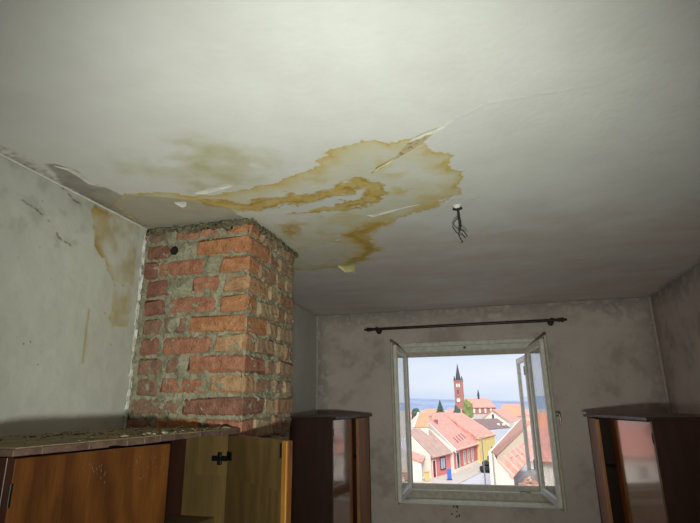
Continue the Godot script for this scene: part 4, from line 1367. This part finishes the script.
func fir(at: Vector3, h: float) -> void:
	var root := thing("fir_tree", "dark pointed fir tree standing left of the church tower", "tree", at)
	var st := tool()
	tube(st, [Vector3.ZERO, Vector3(0, h * 0.9, 0)], [0.3, 0.05], 6)
	obj("trunk", st, M.slate, root)
	st = tool()
	for k in 9:
		var f := k / 9.0
		var y := h * (0.14 + 0.80 * f)
		var r := h * 0.36 * (1.0 - f) + 0.25
		var m := 14
		for i in m:
			var a0 := TAU * i / m + k
			var a1 := TAU * (i + 1) / m + k
			var j := rng.randf_range(0.7, 1.2)
			var am := (a0 + a1) * 0.5
			poly(st, [Vector3(cos(a0) * r * 0.6, y, sin(a0) * r * 0.6), Vector3(cos(am) * r * j, y - 0.35, sin(am) * r * j), Vector3(0, y + h * 0.17, 0)], Vector3(cos(am), 0.4, sin(am)))
			poly(st, [Vector3(cos(am) * r * j, y - 0.35, sin(am) * r * j), Vector3(cos(a1) * r * 0.6, y, sin(a1) * r * 0.6), Vector3(0, y + h * 0.17, 0)], Vector3(cos(am), 0.4, sin(am)))
	obj("foliage", st, M.fir, root)

func tree(at: Vector3, h: float, label: String, seed_: int) -> void:
	var root := thing("leafy_tree", label, "tree", at)
	var st := tool()
	tube(st, [Vector3.ZERO, Vector3(0, h * 0.6, 0)], [0.3, 0.12], 6)
	obj("trunk", st, M.slate, root)
	st = tool()
	var nz := noise(seed_, 0.5, 3)
	var rings := []
	for j in 11:
		var th := PI * j / 10.0
		var ring := []
		for i in 16:
			var ph := TAU * i / 16.0
			var d := Vector3(sin(th) * cos(ph), cos(th), sin(th) * sin(ph))
			var r := 1.0 + 0.6 * nz.get_noise_3dv(d * 3.0)
			ring.append(Vector3(d.x * h * 0.22, d.y * h * 0.38, d.z * h * 0.22) * r + Vector3(0, h * 0.62, 0))
		rings.append(ring)
	for j in 10:
		for i in 16:
			var q := [rings[j][i], rings[j][(i + 1) % 16], rings[j + 1][(i + 1) % 16], rings[j + 1][i]]
			var out: Vector3 = (q[0] + q[2]) * 0.5 - Vector3(0, h * 0.62, 0)
			if j > 0:
				poly(st, [q[0], q[1], q[2]], out)
			if j < 9:
				poly(st, [q[0], q[2], q[3]], out)
	obj("foliage", st, M.leaf if seed_ == 3 else M.fir, root)

func car(at: Vector3, turn: float, label: String) -> void:
	var root := thing("parked_car", label, "car", at, turn)
	var st := tool()
	cbox(st, Vector3(-0.85, 0.3, -2.0), Vector3(0.85, 0.85, 2.0), 0.12)
	cbox(st, Vector3(-0.72, 0.8, -1.5), Vector3(0.72, 1.42, 0.9), 0.25)
	obj("body", st, M.carpaint, root)
	st = tool()
	cbox(st, Vector3(-0.74, 0.92, -1.3), Vector3(0.74, 1.28, 0.7), 0.05)
	cbox(st, Vector3(-0.6, 0.92, -1.53), Vector3(0.6, 1.28, 0.93), 0.05)
	obj("windows", st, M.shadowglass, root)
	for s in [-1, 1]:
		for z in [-1.3, 1.3]:
			st = tool()
			lathe(st, Vector3(s * 0.68, 0.32, z), Vector3(s * 0.88, 0.32, z), [[0.0, 0.3], [0.8, 0.32], [1.0, 0.25]], 12)
			obj("wheel", st, M.slate, root)

# ------------------------------------------------------------------ sky
func sky_texture() -> ImageTexture:
	var w := 1024
	var h := 512
	var n := noise(901, 1.0, 5)
	var im := Image.create(w, h, false, Image.FORMAT_RGBF)
	for j in h:
		var el := PI * (0.5 - (j + 0.5) / h)
		for i in w:
			var az := TAU * (i + 0.5) / w
			var d := Vector3(cos(el) * cos(az), sin(el), cos(el) * sin(az))
			var c := Color(0.72, 0.80, 0.93)
			if d.y > 0.0:
				# an even deck of thin cloud, seen as flat bands near the horizon
				var q := Vector3(d.x * 2.2, d.y * 13.0, d.z * 2.2)
				var f := clampf(0.5 + 0.9 * n.get_noise_3dv(q), 0.0, 1.0)
				c = Color(0.66, 0.77, 0.95).lerp(Color(0.86, 0.91, 1.0), f)
			else:
				c = Color(0.34, 0.34, 0.32)
			im.set_pixel(i, j, c)
	return ImageTexture.create_from_image(im)

func _ready() -> void:
	rng.seed = 20240
	# camera
	var cam := Camera3D.new()
	cam.name = "camera"
	cam.position = Vector3(0, EYE, 0)
	cam.rotation_degrees = Vector3(16.049, 14.565, -0.690)
	cam.fov = 55.185
	cam.near = 0.02
	cam.far = 9000.0
	add_child(cam)
	cam.current = true
	# sky
	var env := Environment.new()
	env.background_mode = Environment.BG_SKY
	var pano := PanoramaSkyMaterial.new()
	pano.panorama = sky_texture()
	pano.energy_multiplier = 1.0
	var sky := Sky.new()
	sky.sky_material = pano
	env.sky = sky
	env.tonemap_mode = Environment.TONE_MAPPER_LINEAR
	env.tonemap_exposure = 1.0
	env.sdfgi_enabled = true
	env.ssao_enabled = true
	env.ssil_enabled = true
	var we := WorldEnvironment.new()
	we.name = "world_environment"
	we.environment = env
	add_child(we)
	# veiled sun behind the house, over the photographer's shoulder
	var sun := DirectionalLight3D.new()
	sun.name = "sun"
	sun.rotation_degrees = Vector3(-48, 18, 0)
	sun.light_energy = 1.15
	sun.light_color = Color(1.0, 0.97, 0.93)
	sun.light_angular_distance = 30.0
	sun.shadow_enabled = true
	add_child(sun)
	# the photographer's torch, held a little below the lens
	var torch := SpotLight3D.new()
	torch.name = "camera_torch"
	torch.position = Vector3(0.0, EYE - 0.22 * S, 0.0)
	torch.rotation_degrees = Vector3(17.0, 14.5, 0)
	torch.spot_angle = 50.0
	torch.spot_angle_attenuation = 1.0
	torch.light_energy = 4.1
	torch.light_color = Color(0.965, 1.0, 0.95)
	torch.light_size = 0.03
	torch.spot_range = 30.0
	torch.spot_attenuation = 2.0
	torch.shadow_enabled = true
	add_child(torch)
	materials()
	print("materials")
	room()
	chimney()
	print("chimney")
	wardrobes()
	window()
	curtain_rod()
	ceiling_wire()
	town()
	print("town")
